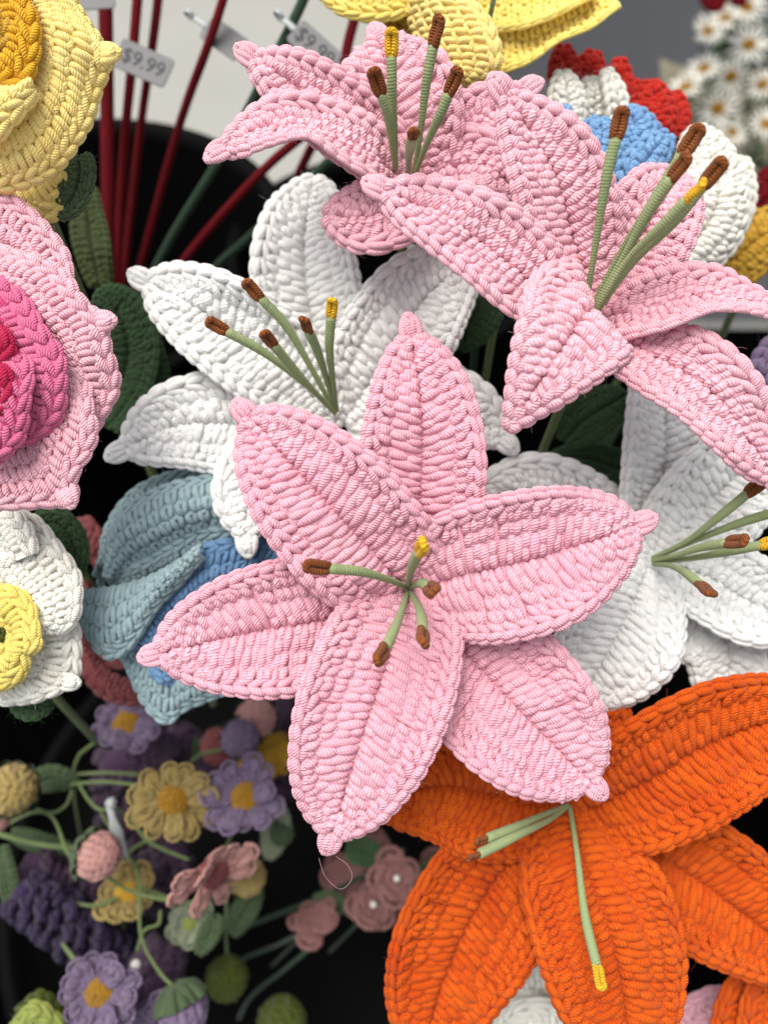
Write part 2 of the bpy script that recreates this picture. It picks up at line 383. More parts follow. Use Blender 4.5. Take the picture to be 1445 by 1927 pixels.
def below(px, py, z, L=24, dx=0, dy=0):
    """points straight down (world) from a pixel point, bending by dx,dy cm"""
    a = P(px, py, z); q = [a, a - UPC * L * .5 + np.array([dx * .4, dy * .4, 0]), a - UPC * L + np.array([dx, dy, 0])]
    return q
def dropstem(parent, px, py, z, mat, L=24, r=.22, dx=0, dy=0):
    mb = MB(); tube(mb, below(px, py, z, L, dx, dy), r, K=14, sides=8); return mb.build('stem', mat, parent)

class RibbonSurf:
    """sheet between a base curve and a rim curve; a = cm along the middle, b = cm from the base"""
    def __init__(s, base, rim, bulge=.3, wob=.06, nref=(0, 0, 1), ruf=.0):
        s.ruf = ruf; s.M = 60
        s.b = resample(catmull(PS(base), 90), s.M)[0]; s.r = resample(catmull(PS(rim), 90), s.M)[0]
        mid = (s.b + s.r) / 2; s.L = np.linalg.norm(np.diff(s.r * .7 + s.b * .3, axis=0), axis=1).sum()
        s.H = float(np.linalg.norm(s.r - s.b, axis=1).mean()) * (1 + .3 * abs(bulge) / 1.0)
        T = np.gradient(mid, axis=0); X = s.r - s.b; n = np.cross(T, X); n /= np.linalg.norm(n, axis=1, keepdims=True) + 1e-9
        s.sg = 1 if (n @ np.asarray(nref)).mean() > 0 else -1
        s.n = n * s.sg; s.bulge = bulge; s.ph = RS.uniform(0, 6.28, 4); s.wob = wob
    def __call__(s, a, b):
        a = np.asarray(a, float); x = a / s.L * (s.M - 1); v = (np.asarray(b, float) / s.H)[..., None]
        Bp = lerp(s.b, x); Rp = lerp(s.r, x); n = lerp(s.n, x)
        wz = s.wob * (np.sin(a * 1.5 + s.ph[0]) * np.sin(b * 1.9 + s.ph[1]) + .5 * np.sin(a * 2.7 + s.ph[2]))[..., None]
        wz = wz + (s.ruf * np.sin(a * 1.25 + s.ph[3]) + s.ruf * .5 * np.sin(a * 2.9 + s.ph[1]))[..., None] * np.clip(v, 0, 1.1) ** 2
        pos = Bp * (1 - v) + Rp * v + n * (s.bulge * np.sin(PI * np.clip(v, 0, 1.1)) + wz)
        dv = (Rp - Bp); dv = dv / (np.linalg.norm(dv, axis=-1, keepdims=True) + 1e-9)
        nn = n - dv * (s.bulge * PI * np.cos(PI * np.clip(v, 0, 1)) / s.H) * .6
        return pos, nn / np.linalg.norm(nn, axis=-1, keepdims=True)
def ribbon(parent, mat, base, rim, bulge=.3, p=.58, r=.165, rows=None, K=6, sides=7, fuzz=60, name='petal', edge=True, wob=.06, **kw):
    S = RibbonSurf(base, rim, bulge, wob=wob, **kw); k = r / .145
    C = []; R = []; mb = MB()
    def st(a0, b0, h0, a1, b1, h1, a2, b2, h2, rr): C.append([[a0, b0, h0 * k], [a1, b1, h1 * k], [a2, b2, h2 * k]]); R.append(rr * k * (1 + rn(.1)))
    E = .40 * k if edge else 0.0
    rows = rows or max(1, round((S.H - E) / (.62 * k))); rh = (S.H - E) / rows
    n = max(3, int(S.L / p)); pp = S.L / n
    for j in range(rows):
        b0 = j * rh; b1 = b0 + rh
        for i in range(n):
            a = (i + .5 + .5 * (j % 2)) * pp + rn(.05)
            if a > S.L: continue
            st(a - pp * .1, b0 - .04, -.02, a - pp * .42 + rn(.05), (b0 + b1) / 2, .20, a - pp * .22, b1 + .08, -.02, .14)
            st(a + pp * .05, b0 - .02, -.03, a + pp * .25 + rn(.05), (b0 + b1) / 2, .18, a + pp * .28, b1 + .06, -.0, .13)
            st(a - pp * .3, b1 - .02, .03, a, b1 - .1, .13, a + pp * .4, b1 + .04, .0, .10)
    if edge:
        for i in range(n):
            a = (i + .5) * pp + rn(.03)
            for (l0, d0, h0, d1, h1, d2, h2, rr) in ((-.62, .42, 0, .34, .15, .18, 0, .135), (-.62, .02, 0, .04, .12, .2, -.02, .135), (-.6, -.02, -.1, -.04, 0, .05, -.1, .13)):
                st(a + l0 * pp, S.H - d0 * k, h0, a, S.H - d1 * k, h1, a - l0 * pp, S.H - d2 * k, h2, rr)
    strands(mb, S, C, R, K, sides)
    aa = np.linspace(0, S.L, 40)[:, None] * np.ones((1, 9)); bb = np.ones((40, 1)) * np.linspace(0, S.H - .1 * k, 9)[None]
    grid(mb, S(aa, bb)[0])
    if fuzz: fibres(mb, S, C, fuzz)
    return mb.build(name, mat, parent)
def knobat(parent, mat, px, py, z, dx, dy, r=.15, name='petal_tip'):
    """picot at a petal tip"""
    c = P(px, py, z); d = np.array([dx, -dy, 0.]); d /= np.linalg.norm(d); s = np.array([-d[1], d[0], 0])
    F = lambda a, b: (c + a[..., None] * d + b[..., None] * s, np.broadcast_to(np.array([0, 0, 1.]), a.shape + (3,)).copy())
    C = [[[-.5, .3, 0], [.0, .3, .1], [.35, .1, 0]], [[-.5, -.3, 0], [0, -.3, .1], [.35, -.1, 0]], [[-.4, .1, .05], [0, .1, .2], [.3, .0, .05]],
         [[.1, -.2, 0], [.5, 0, .1], [.1, .2, 0]], [[.0, -.2, .05], [.25, 0, .25], [0, .2, .05]], [[-.4, -.1, .05], [0, -.1, .2], [.2, -.1, .05]]]
    mb = MB(); strands(mb, F, C, np.full(len(C), r), 6, 7); return mb.build(name, mat, parent)

def ball(mb, c, r, mat=None, n=60, br=.28, squash=(1, 1, 1), top=-1.0):
    """ball of small bobbles (local cm)"""
    i = np.arange(n); z = 1 - (i + .5) / n * (1 - top); th = i * 2.39996; q = np.sqrt(np.maximum(0, 1 - z * z))
    d = np.stack([q * np.cos(th), q * np.sin(th), z], 1); t = np.stack([-np.sin(th), np.cos(th), 0 * th], 1)
    t = t * .8 + np.cross(d, t) * RS.uniform(-.8, .8, (n, 1)); t /= np.linalg.norm(t, axis=1, keepdims=True)
    sq = np.array(squash)
    L = r * br * 1.5; K = 4
    tt = np.linspace(-1, 1, K)[None, :, None]
    path = (d * r)[:, None] * (1 - .10 * tt ** 2) + (t * L)[:, None] * tt
    path = path * sq + np.asarray(c)
    prof = .4 + .6 * np.cos(np.linspace(-1, 1, K) * PI / 2) ** .5
    sweep(mb, path, np.broadcast_to(r * br * prof, (n, K)).copy(), np.broadcast_to(d[:, None], path.shape), 6, .8)
    # core
    u = np.linspace(0, PI, 9)[:, None]; v = np.linspace(0, 2 * PI, 13)[None]
    g = np.stack([np.sin(u) * np.cos(v), np.sin(u) * np.sin(v), np.cos(u) + 0 * v], -1) * r * .93
    if top > -1: g[..., 2] = np.maximum(g[..., 2], top * r)
    grid(mb, g * sq + np.asarray(c))

# ---------------------------------------------------------------- the setting
def world_box(name, mat, x0, x1, y0, y1, z0, z1, parent=None):
    mb = MB(); g = np.array([[x, y, z] for x in (x0, x1) for y in (y0, y1) for z in (z0, z1)])
    f = [[0, 1, 3, 2], [4, 6, 7, 5], [0, 4, 5, 1], [2, 3, 7, 6], [0, 2, 6, 4], [1, 5, 7, 3]]
    mb.add(world_to_cam(g), f); o = mb.build(name, mat, parent)
    for pl in o.data.polygons: pl.use_smooth = False
    return o
o = world_box('floor', FLOORM, -6, 6, -3, 9, -.05, 0.0); o['kind'] = 'structure'
o = world_box('wall', WALLM, -6, 6, 5.2, 5.4, 0.0, 3.0); o['kind'] = 'structure'
def table():
    o = thing('display_table', 'low table under a black cloth beneath the whole bunch of crocheted flowers', 'table', world_to_cam([0, .1, .0]))
    world_box('tabletop', CLOTH, -.9, .9, -.35, .80, .60, .64, o)
    world_box('table_skirt', CLOTH, -.89, .89, -.34, .79, .002, .60, o)
table()
def tub(cx, cy, r, z0, z1, label, name='flower_tub'):
    """open black tub, vertical in the world"""
    o = thing(name, label, 'tub', world_to_cam([cx, cy, z0]), 'black tubs holding the flowers')
    prof = [(r * .80, z0), (r, z1), (r + .006, z1 + .001), (r + .006, z1 + .006), (r - .004, z1 + .006), (r - .006, z1 - .004), (r * .79, z0 + .01), (.001, z0 + .01)]
    th = np.linspace(0, 2 * PI, 73); g = np.array([[[cx + q * math.cos(t), cy + q * math.sin(t), z] for t in th] for q, z in prof])
    mb = MB(); grid(mb, world_to_cam(g)); mb.build('bucket', BLACK, o); return o
rim = W(P(110, 463, 55))
tub(rim[0], rim[1], .158, .645, rim[2], 'large round black tub at top left holding the red stems')
t2 = W(P(1000, 1050, 56)); tub(t2[0], t2[1], .15, .645, t2[2], 'round black tub hidden under the pink and white lilies')
t4 = W(P(735, 470, 64)); tub(t4[0], t4[1], .13, .645, t4[2], 'black tub behind the white lily, right of the red stems')
t3 = W(P(560, 1620, 66)); tub(t3[0], t3[1], .22, .645, .69, 'low black tub below the small daisy sprays')
o = world_box('display_partition', plain('grey_panel_board', (132, 134, 138), rough=.5, noise=.05, scale=2), .22, 1.3, 1.55, 1.58, .0, 2.2); tag(o, 'smooth grey display panel behind the red tulips and daisies', 'panel')
# shelf edge and clip seen at the lower left
def pbox(name, mat, px, py, z, sx, sy, sz, rot=0, parent=None, bev=0):
    """small upright card/box facing the camera, rotated in the picture plane; sizes in cm"""
    c = P(px, py, z); r = math.radians(rot); X = np.array([math.cos(r), math.sin(r), 0]); Y = np.array([-math.sin(r), math.cos(r), 0]); Z = np.array([0, 0, 1.])
    g = np.array([c + X * a * sx / 2 + Y * b * sy / 2 + Z * d * sz / 2 for a in (-1, 1) for b in (-1, 1) for d in (-1, 1)])
    mb = MB(); mb.add(g, [[0, 1, 3, 2], [4, 6, 7, 5], [0, 4, 5, 1], [2, 3, 7, 6], [0, 2, 6, 4], [1, 5, 7, 3]])
    o = mb.build(name, mat, parent)
    for pl in o.data.polygons: pl.use_smooth = False
    return o

# ---------------------------------------------------------------- lilies
def lily(label, hub, mat, petals, stamens, group=None, stemkw=None, name='crochet_lily', smat=WIRE, sizes=1.0):
    o = thing(name, label, 'crochet lily', P(*hub), group)
    for pts, hw, kw in petals: petal(o, mat, pts, hw, **kw)
    for pts, m, tw, kw in stamens:
        if m is MUST: kw = dict(kw, name='pistil', hname='stigma')
        stamen(o, pts, m, tw, **kw)
    if stemkw is not None: dropstem(o, hub[0], hub[1], hub[2] + .4, smat, **stemkw)
    return o
# the large pink lily in the middle
hub = (768, 1108, 32.3)
lily('large pale pink crocheted lily fully open at the centre of the bunch', hub, PINK, [
    ([(772, 1120, 32.6), (790, 960, 31.2), (793, 780, 30.4), (768, 588, 30.6)], 122, dict(cupl=.5, cupr=[.9, .7, .4])),
    ([(785, 1120, 32.6), (640, 1160, 31.3), (450, 1195, 30.7), (258, 1240, 30.8)], 131, dict(cupl=.5, cupr=.5)),
    ([(780, 1115, 32.6), (880, 1235, 31.3), (990, 1350, 30.6), (1140, 1502, 30.8)], 142, dict(cupl=.5, cupr=.55, shape=(1.25, .5, .1))),
    ([(775, 1120, 32.3), (720, 1060, 30.6), (590, 920, 29.5), (440, 752, 29.8)], 133, dict(cupl=.45, cupr=[.9, .6, .4])),
    ([(775, 1120, 32.3), (862, 1085, 30.6), (1030, 1045, 29.5), (1238, 972, 29.9)], 140, dict(cupl=[.9, .6, .35], cupr=.5)),
    ([(772, 1095, 32.2), (745, 1200, 30.3), (680, 1390, 29.3), (612, 1610, 29.9)], 141, dict(cupl=.4, cupr=.45, shape=(1.08, .5, .12))),
], [
    ([(768, 1108, 32), (735, 1092, 30), (680, 1076, 28.6), (622, 1070, 27.9)], BROWN, .2, dict(curl=True, size=1.1)),
    ([(768, 1105, 32), (770, 1088, 30), (777, 1062, 28), (788, 1040, 26.8)], MUST, 1.0, dict(size=1.15)),
    ([(770, 1106, 32), (785, 1100, 30), (796, 1098, 28), (806, 1105, 27.0)], BROWN, .4, dict(size=1.15)),
    ([(770, 1110, 32), (784, 1135, 30), (793, 1160, 28.2), (795, 1185, 27.2)], BROWN, .9, dict(size=1.15)),
    ([(768, 1110, 32), (757, 1145, 30), (742, 1185, 28.2), (727, 1216, 27.2)], BROWN, .7, dict(curl=True, size=1.1)),
], 'open pink lilies', dict(L=17, dx=1, dy=0))
big = bpy.data.objects['crochet_lily']
mb = MB(); tube(mb, PS([(600, 1616, 29.9), (612, 1650, 29.6), (640, 1674, 29.5), (662, 1655, 29.5), (655, 1630, 29.7), (632, 1612, 29.9)]), .007, K=34, sides=5); mb.build('loose_fibre', BLUSH, big)
# pink lily at the upper right
hub = (1122, 588, 31)
lily('pale pink crocheted lily at right with one petal folded forward like a triangle', hub, BLUSH, [
    ([(1118, 600, 31.4), (1185, 480, 31.2), (1240, 390, 31.0), (1285, 320, 32.0)], 92, dict(cupl=.5, cupr=.5, knob=False, shape=(1.0, .5, .08))),
    ([(1118, 595, 31.2), (1085, 470, 30.2), (1030, 300, 29.2), (922, 138, 28.8)], 100, dict(roll=[8, 0, -6], cupl=[.9, .6, .6], cupr=.5, shape=(1.0, .66, .1))),
    ([(1130, 600, 31.2), (1230, 580, 30.0), (1340, 560, 29.4), (1520, 600, 29.6)], 74, dict(roll=[-10, -30, -30], cupl=.5, cupr=[.6, 1.2, 1.3])),
    ([(1128, 620, 31.2), (1230, 670, 30.0), (1350, 750, 29.2), (1480, 935, 29.8)], 82, dict(roll=[0, 10, 5], cupl=.3, cupr=[.5, .9, .9])),
    ([(1105, 590, 31.2), (1015, 545, 29.6), (870, 430, 28.6), (680, 338, 28.6)], 88, dict(roll=[0, 5, 0], cupl=[.8, .5], cupr=.6)),
    ([(1122, 600, 31.0), (1103, 588, 28.4), (1075, 628, 27.4), (1020, 710, 27.3), (952, 815, 28.4)], 126, dict(cupl=.15, cupr=-.25, knob=False, shape=(.62, .85, .1), wob=.14)),
], [
    ([(1103, 572, 30.4), (1117, 480, 29), (1140, 340, 27.4), (1158, 262, 26.8)], BROWN, .1, dict(size=1.08)),
    ([(1112, 580, 30.4), (1165, 480, 29), (1215, 400, 27.6), (1283, 292, 26.6)], BROWN, .2, dict(size=1.12)),
    ([(1116, 582, 30.2), (1170, 490, 28.8), (1220, 400, 27.2), (1262, 338, 26.2)], BROWN, .8, dict(size=1.05)),
    ([(1124, 586, 30.2), (1190, 495, 28.8), (1265, 420, 27.2), (1322, 350, 26.2)], BROWN, .3, dict(size=1.1)),
    ([(1120, 584, 30.0), (1180, 490, 28.4), (1245, 425, 26.8), (1290, 378, 25.9)], MUST, 1.3, dict(size=.95)),
], 'open pink lilies', dict(L=20, dx=-2, dy=0))
# pink lily at the upper left
hub = (765, 338, 33)
lily('pale pink crocheted lily at upper left with upright stamens and a cupped left petal', hub, BLUSH, [
    ([(780, 345, 33.4), (850, 290, 32.8), (930, 210, 32.4), (1020, 150, 32.6)], 68, dict(cupl=.5, cupr=.5)),
    ([(770, 350, 33.2), (700, 270, 32.2), (570, 170, 31.4), (440, 85, 31.4)], 72, dict(roll=[0, -15, -5], cupl=.6, cupr=.5)),
    ([(775, 350, 33.4), (850, 315, 32.6), (920, 320, 32.2), (1010, 390, 32.2)], 72, dict(cupl=.4, cupr=.8)),
    ([(765, 350, 33.2), (758, 260, 32.4), (738, 160, 31.8), (702, 44, 32.2)], 120, dict(cupl=.5, cupr=.5, shape=(1.05, .5, .1))),
    ([(810, 350, 33.4), (750, 385, 32.4), (690, 408, 31.8), (606, 405, 32.2)], 74, dict(cupl=.3, cupr=.3, knob=False, roll=[0, -10])),
    ([(765, 345, 32.6), (690, 290, 31.2), (540, 235, 30.4), (385, 300, 30.2)], 72, dict(roll=[5, 22, 10], cupl=[.8, 1.2, .8], cupr=.6)),
], [
    ([(745, 325, 32.2), (742, 250, 30.6), (738, 170, 29.4), (737, 108, 28.8)], MUST, .2, dict(size=1.0)),
    ([(780, 325, 32.2), (792, 240, 30.6), (803, 150, 29.4), (815, 88, 28.8)], BROWN, .8, dict(size=1.1)),
    ([(745, 325, 32.2), (738, 270, 30.6), (730, 215, 29.4), (718, 178, 28.8)], BROWN, .3, dict(size=1.08)),
    ([(782, 326, 32.2), (803, 270, 30.6), (826, 220, 29.4), (843, 178, 28.8)], BROWN, .2, dict(size=1.05)),
    ([(768, 326, 32.0), (769, 300, 30.0), (772, 275, 28.4), (776, 258, 27.4)], BROWN, .3, dict(size=.85)),
], 'open pink lilies', dict(L=20, dx=-1, dy=0))
# white lilies
WK = dict(p=.66, r=.156)
lily('white crocheted lily at left half hidden behind the central pink lily', (630, 780, 36), WHITE, [
    ([(640, 800, 36.6), (590, 620, 36.0), (572, 470, 35.6), (592, 325, 36.4)], 106, dict(cupl=.7, cupr=.6, knob=False, **WK)),
    ([(645, 800, 36.2), (720, 680, 35.4), (800, 560, 34.8), (890, 490, 35.4)], 108, dict(cupl=.8, cupr=.5, knob=False, **WK)),
    ([(630, 800, 36.4), (500, 800, 35.6), (340, 800, 34.8), (200, 862, 34.8)], 96, dict(cupl=.3, cupr=.4, **WK)),
    ([(630, 790, 36.0), (530, 690, 35.0), (390, 590, 34.0), (242, 512, 34.2)], 100, dict(roll=[0, -5, -10], cupl=.7, cupr=[.5, .9, .9], **WK)),
    ([(620, 800, 36.2), (520, 860, 34.8), (468, 930, 33.9), (466, 1048, 33.9)], 80, dict(cupl=.4, cupr=.4, **WK)),
    ([(650, 790, 36.4), (780, 760, 35.8), (880, 780, 35.4), (972, 850, 35.6)], 82, dict(cupl=.4, cupr=.4, **WK)),
], [
    ([(632, 775, 35), (580, 728, 33.6), (500, 665, 32.2), (428, 624, 31.4)], BROWN, .2, dict(size=1.0)),
    ([(630, 775, 35), (590, 700, 33.6), (540, 615, 32.2), (492, 562, 31.4)], BROWN, .5, dict(size=1.05)),
    ([(630, 778, 35), (590, 735, 33.4), (545, 685, 32.0), (516, 650, 31.0)], BROWN, .3, dict(size=.95)),
    ([(632, 772, 35), (615, 715, 33.4), (597, 660, 32.0), (582, 625, 31.0)], BROWN, .9, dict(size=.95)),
    ([(634, 772, 35), (626, 715, 33.4), (620, 650, 32.0), (623, 598, 31.2)], MUST, .1, dict(size=.9)),
], 'open white lilies', dict(L=16, dx=-1, dy=0))
lily('white crocheted lily at right edge between the pink and the orange lily', (1228, 1052, 36), WHITE, [
    ([(1240, 1070, 36.8), (1120, 980, 36.4), (1000, 920, 36.0), (870, 960, 36.2)], 74, dict(cupl=.4, cupr=.4, knob=False, **WK)),
    ([(1228, 1075, 36.8), (1245, 930, 36.2), (1252, 800, 35.6), (1240, 660, 36.0)], 96, dict(cupl=.8, cupr=.5, knob=False, **WK)),
    ([(1235, 1070, 36.4), (1310, 970, 35.8), (1390, 890, 35.4), (1500, 800, 35.6)], 104, dict(cupl=.6, cupr=.5, **WK)),
    ([(1235, 1055, 36.8), (1320, 1150, 36.6), (1370, 1230, 36.4), (1350, 1350, 36.6)], 96, dict(cupl=.4, cupr=.5, knob=False, **WK)),
    ([(1225, 1045, 36.4), (1330, 1085, 35.4), (1430, 1140, 34.9), (1570, 1170, 35.2)], 84, dict(cupl=.5, cupr=.5, **WK)),
    ([(1225, 1040, 36.2), (1200, 1110, 35.0), (1165, 1190, 34.4), (1085, 1330, 35.0)], 116, dict(cupl=.4, cupr=.5, knob=False, shape=(1.3, .5, .1), **WK)),
], [
    ([(1228, 1050, 35), (1290, 1020, 33.6), (1350, 975, 32.2), (1405, 930, 31.4)], BROWN, .8, dict(size=1.15)),
    ([(1228, 1052, 35), (1300, 1020, 33.6), (1390, 985, 32.2), (1470, 960, 31.4)], BROWN, .4, dict(size=1.15)),
    ([(1228, 1055, 35), (1270, 1046, 33.6), (1320, 1030, 32.2), (1366, 1022, 31.0)], BROWN, .9, dict(size=1.15)),
    ([(1228, 1057, 35), (1290, 1052, 33.6), (1360, 1040, 32.2), (1430, 1026, 31.2)], MUST, .9, dict(size=1.15)),
    ([(1230, 1062, 35), (1262, 1065, 33.6), (1290, 1078, 32.2), (1315, 1098, 31.2)], BROWN, .6, dict(size=1.15)),
], 'open white lilies', dict(L=15, dx=-2, dy=0))
# orange lilies
OK_ = dict(p=.66, r=.156)
lily('bright orange crocheted lily at lower right below the central pink lily', (1068, 1522, 35.4), ORANGE, [
    ([(1070, 1530, 35.8), (1095, 1420, 35.2), (1130, 1320, 35.0), (1160, 1220, 35.4)], 70, dict(**OK_)),
    ([(1075, 1530, 35.8), (1190, 1590, 35.3), (1330, 1670, 34.8), (1540, 1830, 35.0)], 122, dict(cupl=.5, cupr=.6, knob=False, shape=(1.0, .5, .1), **OK_)),
    ([(1080, 1530, 35.8), (940, 1500, 34.8), (820, 1480, 34.2), (665, 1520, 34.4)], 118, dict(cupl=.5, cupr=.5, **OK_)),
    ([(1055, 1515, 35.8), (945, 1640, 34.9), (862, 1780, 34.5), (785, 1990, 34.8)], 136, dict(cupl=.4, cupr=.6, knob=False, shape=(1.0, .55, .08), **OK_)),
    ([(1070, 1540, 35.4), (1200, 1480, 33.8), (1340, 1400, 33.0), (1540, 1320, 33.4)], 128, dict(cupl=.5, cupr=.7, knob=False, shape=(1.0, .5, .1), **OK_)),
    ([(1068, 1520, 35.4), (1108, 1650, 33.4), (1160, 1800, 32.4), (1195, 2040, 32.8)], 146, dict(cupl=-.4, cupr=-.3, knob=False, shape=(1.0, .5, .1), **OK_)),
], [
    ([(1068, 1515, 34.8), (1020, 1535, 33.4), (975, 1555, 32.2), (918, 1578, 31.4)], BROWN, .4, dict(size=.7)),
    ([(1068, 1518, 34.8), (1030, 1545, 33.4), (975, 1572, 31.8), (903, 1607, 30.8)], BROWN, .9, dict(size=.7)),
    ([(1072, 1518, 34.8), (1085, 1600, 33.4), (1100, 1720, 31.8), (1122, 1815, 30.8)], MUST, .4, dict(size=.95)),
], 'orange lilies', dict(L=15, dx=0, dy=0))
lily('corner of an orange crocheted lily at the bottom right behind the larger one', (1520, 1760, 37), ORANGE, [
    ([(1520, 1760, 37), (1450, 1830, 36.6), (1400, 1900, 36.4), (1370, 2010, 36.6)], 62, dict(knob=False, **OK_)),
    ([(1530, 1780, 36.8), (1470, 1860, 36.2), (1450, 1930, 36.0), (1440, 2030, 36.2)], 70, dict(knob=False, **OK_)),
], [], 'orange lilies')
# blush white flower under the orange lily
o = thing('crochet_flower', 'blush white crocheted flower just showing below the orange lily', 'crochet flower', P(1130, 1950, 40))
petal(o, CREAM, [(1130, 1950, 40), (1060, 1890, 39.4), (1000, 1860, 39), (940, 1850, 39)], 90, knob=False, cupl=.3, cupr=.3)
petal(o, CREAM, [(1130, 1960, 40), (1060, 1950, 39), (1000, 1930, 38.6), (930, 1950, 39)], 60, knob=False, cupl=.5, cupr=.4)
petal(o, BLUSH, [(1250, 1990, 40), (1290, 1930, 39.4), (1335, 1890, 39), (1370, 1870, 39)], 40, knob=False)
# yellow lily at the top
o = lily('pale yellow crocheted lily at the top with its front petal curled down', (905, -10, 35), LEMON, [], [
    ([(895, 30, 34.4), (893, -20, 33.4), (892, -60, 33), (890, -110, 32.6)], BROWN, .2, dict()),
    ([(920, 42, 34.4), (930, -10, 33.4), (938, -60, 33), (942, -110, 32.6)], BROWN, .2, dict()),
])
ribbon(o, LEMON, [(850, -60, 35.6), (960, -70, 35.4), (1130, -70, 35.2)], [(850, 60, 35.4), (935, 52, 35.2), (1010, 42, 34.6), (1120, -14, 34.2)], -.5, r=.15)
ribbon(o, LEMON, [(920, 40, 35.6), (1000, 46, 35.4), (1070, 10, 35.2), (1150, -40, 35)], [(925, 140, 35.6), (985, 118, 35.0), (1050, 74, 34.5), (1120, 42, 34.2), (1168, 6, 34.2)], -.4, r=.15)
ribbon(o, LEMON, [(590, -60, 35.4), (680, -60, 35.2), (780, -60, 35)], [(590, -20, 34.8), (650, 26, 34.4), (735, 34, 34.4), (790, 10, 34.4)], .4, r=.15)
ribbon(o, OCHRE, [(700, -20, 36.4), (740, -20, 36.4), (800, 0, 36.4)], [(705, 30, 36), (745, 56, 35.8), (800, 66, 35.8)], .3, r=.15)
ribbon(o, PALEYEL, [(745, -60, 35.2), (768, 40, 34.8), (800, 120, 34.8), (850, 172, 34.6)], [(840, -50, 33.6), (900, 12, 33.0), (936, 70, 32.9), (936, 130, 33.2), (885, 168, 33.8)], .9, r=.15)
# ---------------------------------------------------------------- roses
o = thing('crochet_rose', 'pale yellow crocheted rose with a golden heart at the top left corner', 'crochet rose', P(20, 120, 30))
ribbon(o, PALEYEL, [(-30, 330, 32), (40, 325, 32), (100, 290, 32)], [(-30, 368, 32.4), (50, 405, 32.2), (110, 405, 32.2), (128, 330, 32)], .3)
ribbon(o, PALEYEL, [(30, -40, 29.8), (58, 60, 29.8), (55, 130, 29.8), (20, 180, 29.8), (-30, 220, 29.8)],
       [(120, -40, 29.8), (165, 40, 29.8), (205, 105, 29.6), (186, 170, 30), (160, 250, 30.2), (110, 315, 30.4), (50, 348, 30.4), (-30, 368, 30.4)], .7, p=.5)
knobat(o, PALEYEL, 208, 100, 29.5, 1, -.1, .19)
ribbon(o, PALEYEL, [(-30, 150, 29), (20, 165, 29), (62, 160, 28.9)], [(-30, 282, 28.9), (5, 255, 28.7), (40, 215, 28.7), (72, 175, 28.8)], .4)
ribbon(o, YELLOW, [(-30, 20, 29), (0, 60, 29), (-5, 100, 29), (-30, 120, 29)], [(20, -40, 28.8), (62, 20, 28.5), (70, 90, 28.5), (50, 150, 28.6), (-30, 168, 28.7)], .5)
ribbon(o, OCHRE, [(-40, 20, 28.8), (-20, 50, 28.8), (-30, 90, 28.8)], [(-30, -20, 28.3), (14, 20, 28.2), (22, 70, 28.2), (0, 105, 28.3), (-30, 115, 28.4)], .4)
petal(o, LEAFG, [(150, 290, 32.4), (150, 330, 32), (135, 375, 32), (105, 408, 32.4)], 32, name='sepal', knob=False, p=.3, r=.09)
dropstem(o, 90, 400, 33, WIRE, L=20, r=.25)

o = thing('crochet_rose', 'big pink crocheted rose shading to deep rose at its heart, left edge', 'crochet rose', P(10, 680, 30))
ribbon(o, BLUSH, [(-40, 520, 31), (20, 530, 31), (80, 560, 31), (120, 600, 31)], [(-30, 345, 31), (40, 380, 30.8), (92, 432, 30.6), (125, 490, 30.4), (150, 560, 30.6)], .5, ruf=.12, fuzz=120)
ribbon(o, BLUSH, [(-40, 560, 30.8), (30, 600, 30.8), (80, 680, 30.8), (90, 760, 30.8), (80, 820, 30.8)], [(-30, 455, 30), (50, 480, 29.7), (115, 512, 29.5), (158, 560, 29.5), (196, 602, 29.6), (208, 650, 29.8), (215, 710, 29.8), (205, 765, 30.0), (178, 815, 30.3)], .9, ruf=.14, fuzz=120)
knobat(o, BLUSH, 200, 604, 29.5, 1, -.1, .19)
ribbon(o, BLUSH, [(100, 640, 30.2), (95, 720, 30.4), (70, 790, 30.4), (20, 830, 30.4), (-40, 850, 30.4)], [(128, 655, 29.4), (160, 735, 29.3), (180, 800, 29.3), (170, 850, 29.4), (145, 895, 29.5), (132, 945, 29.7), (70, 952, 29.9), (-30, 958, 30)], .5, ruf=.12, fuzz=120)
knobat(o, BLUSH, 130, 938, 29.5, .4, 1, .19)
ribbon(o, PINK2, [(-40, 580, 30), (0, 620, 30), (30, 680, 30), (40, 740, 30), (20, 800, 30)], [(-30, 510, 29.3), (10, 530, 29.1), (52, 572, 28.8), (92, 628, 28.6), (120, 672, 28.6), (124, 715, 28.6), (108, 775, 28.8), (75, 818, 29.1), (40, 835, 29.3)], .8, ruf=.16)
ribbon(o, HOT, [(-40, 600, 29.8), (-5, 640, 29.8), (10, 680, 29.8)], [(-30, 540, 28.9), (15, 575, 28.7), (48, 625, 28.6), (62, 680, 28.8)], .5, ruf=.1)
ribbon(o, PINK2, [(-5, 680, 29.2), (8, 730, 29.4), (-10, 790, 29.4), (-40, 810, 29.4)], [(22, 662, 28.4), (48, 682, 28.0), (60, 728, 28.0), (56, 778, 28.1), (36, 830, 28.3), (0, 864, 28.6), (-30, 878, 28.8)], .7, ruf=.14)
ribbon(o, HOT, [(-20, 700, 29.0), (-10, 740, 29.0), (-40, 780, 29.0)], [(8, 690, 28.0), (32, 720, 27.9), (32, 770, 28.0), (5, 810, 28.2), (-30, 830, 28.3)], .5, ruf=.1)
ribbon(o, ROSE, [(-40, 650, 28.8), (-20, 665, 28.8), (-30, 690, 28.8)], [(-30, 600, 28.2), (5, 620, 28.0), (24, 655, 28.0), (5, 690, 28.2)], .5)
ribbon(o, ROSE, [(-40, 710, 28.6), (-25, 730, 28.6), (-40, 750, 28.6)], [(-30, 672, 27.9), (8, 690, 27.7), (20, 730, 27.7), (2, 768, 27.8), (-30, 785, 27.9)], .4)
dropstem(o, -20, 800, 31.5, WIRE, L=16, r=.25)

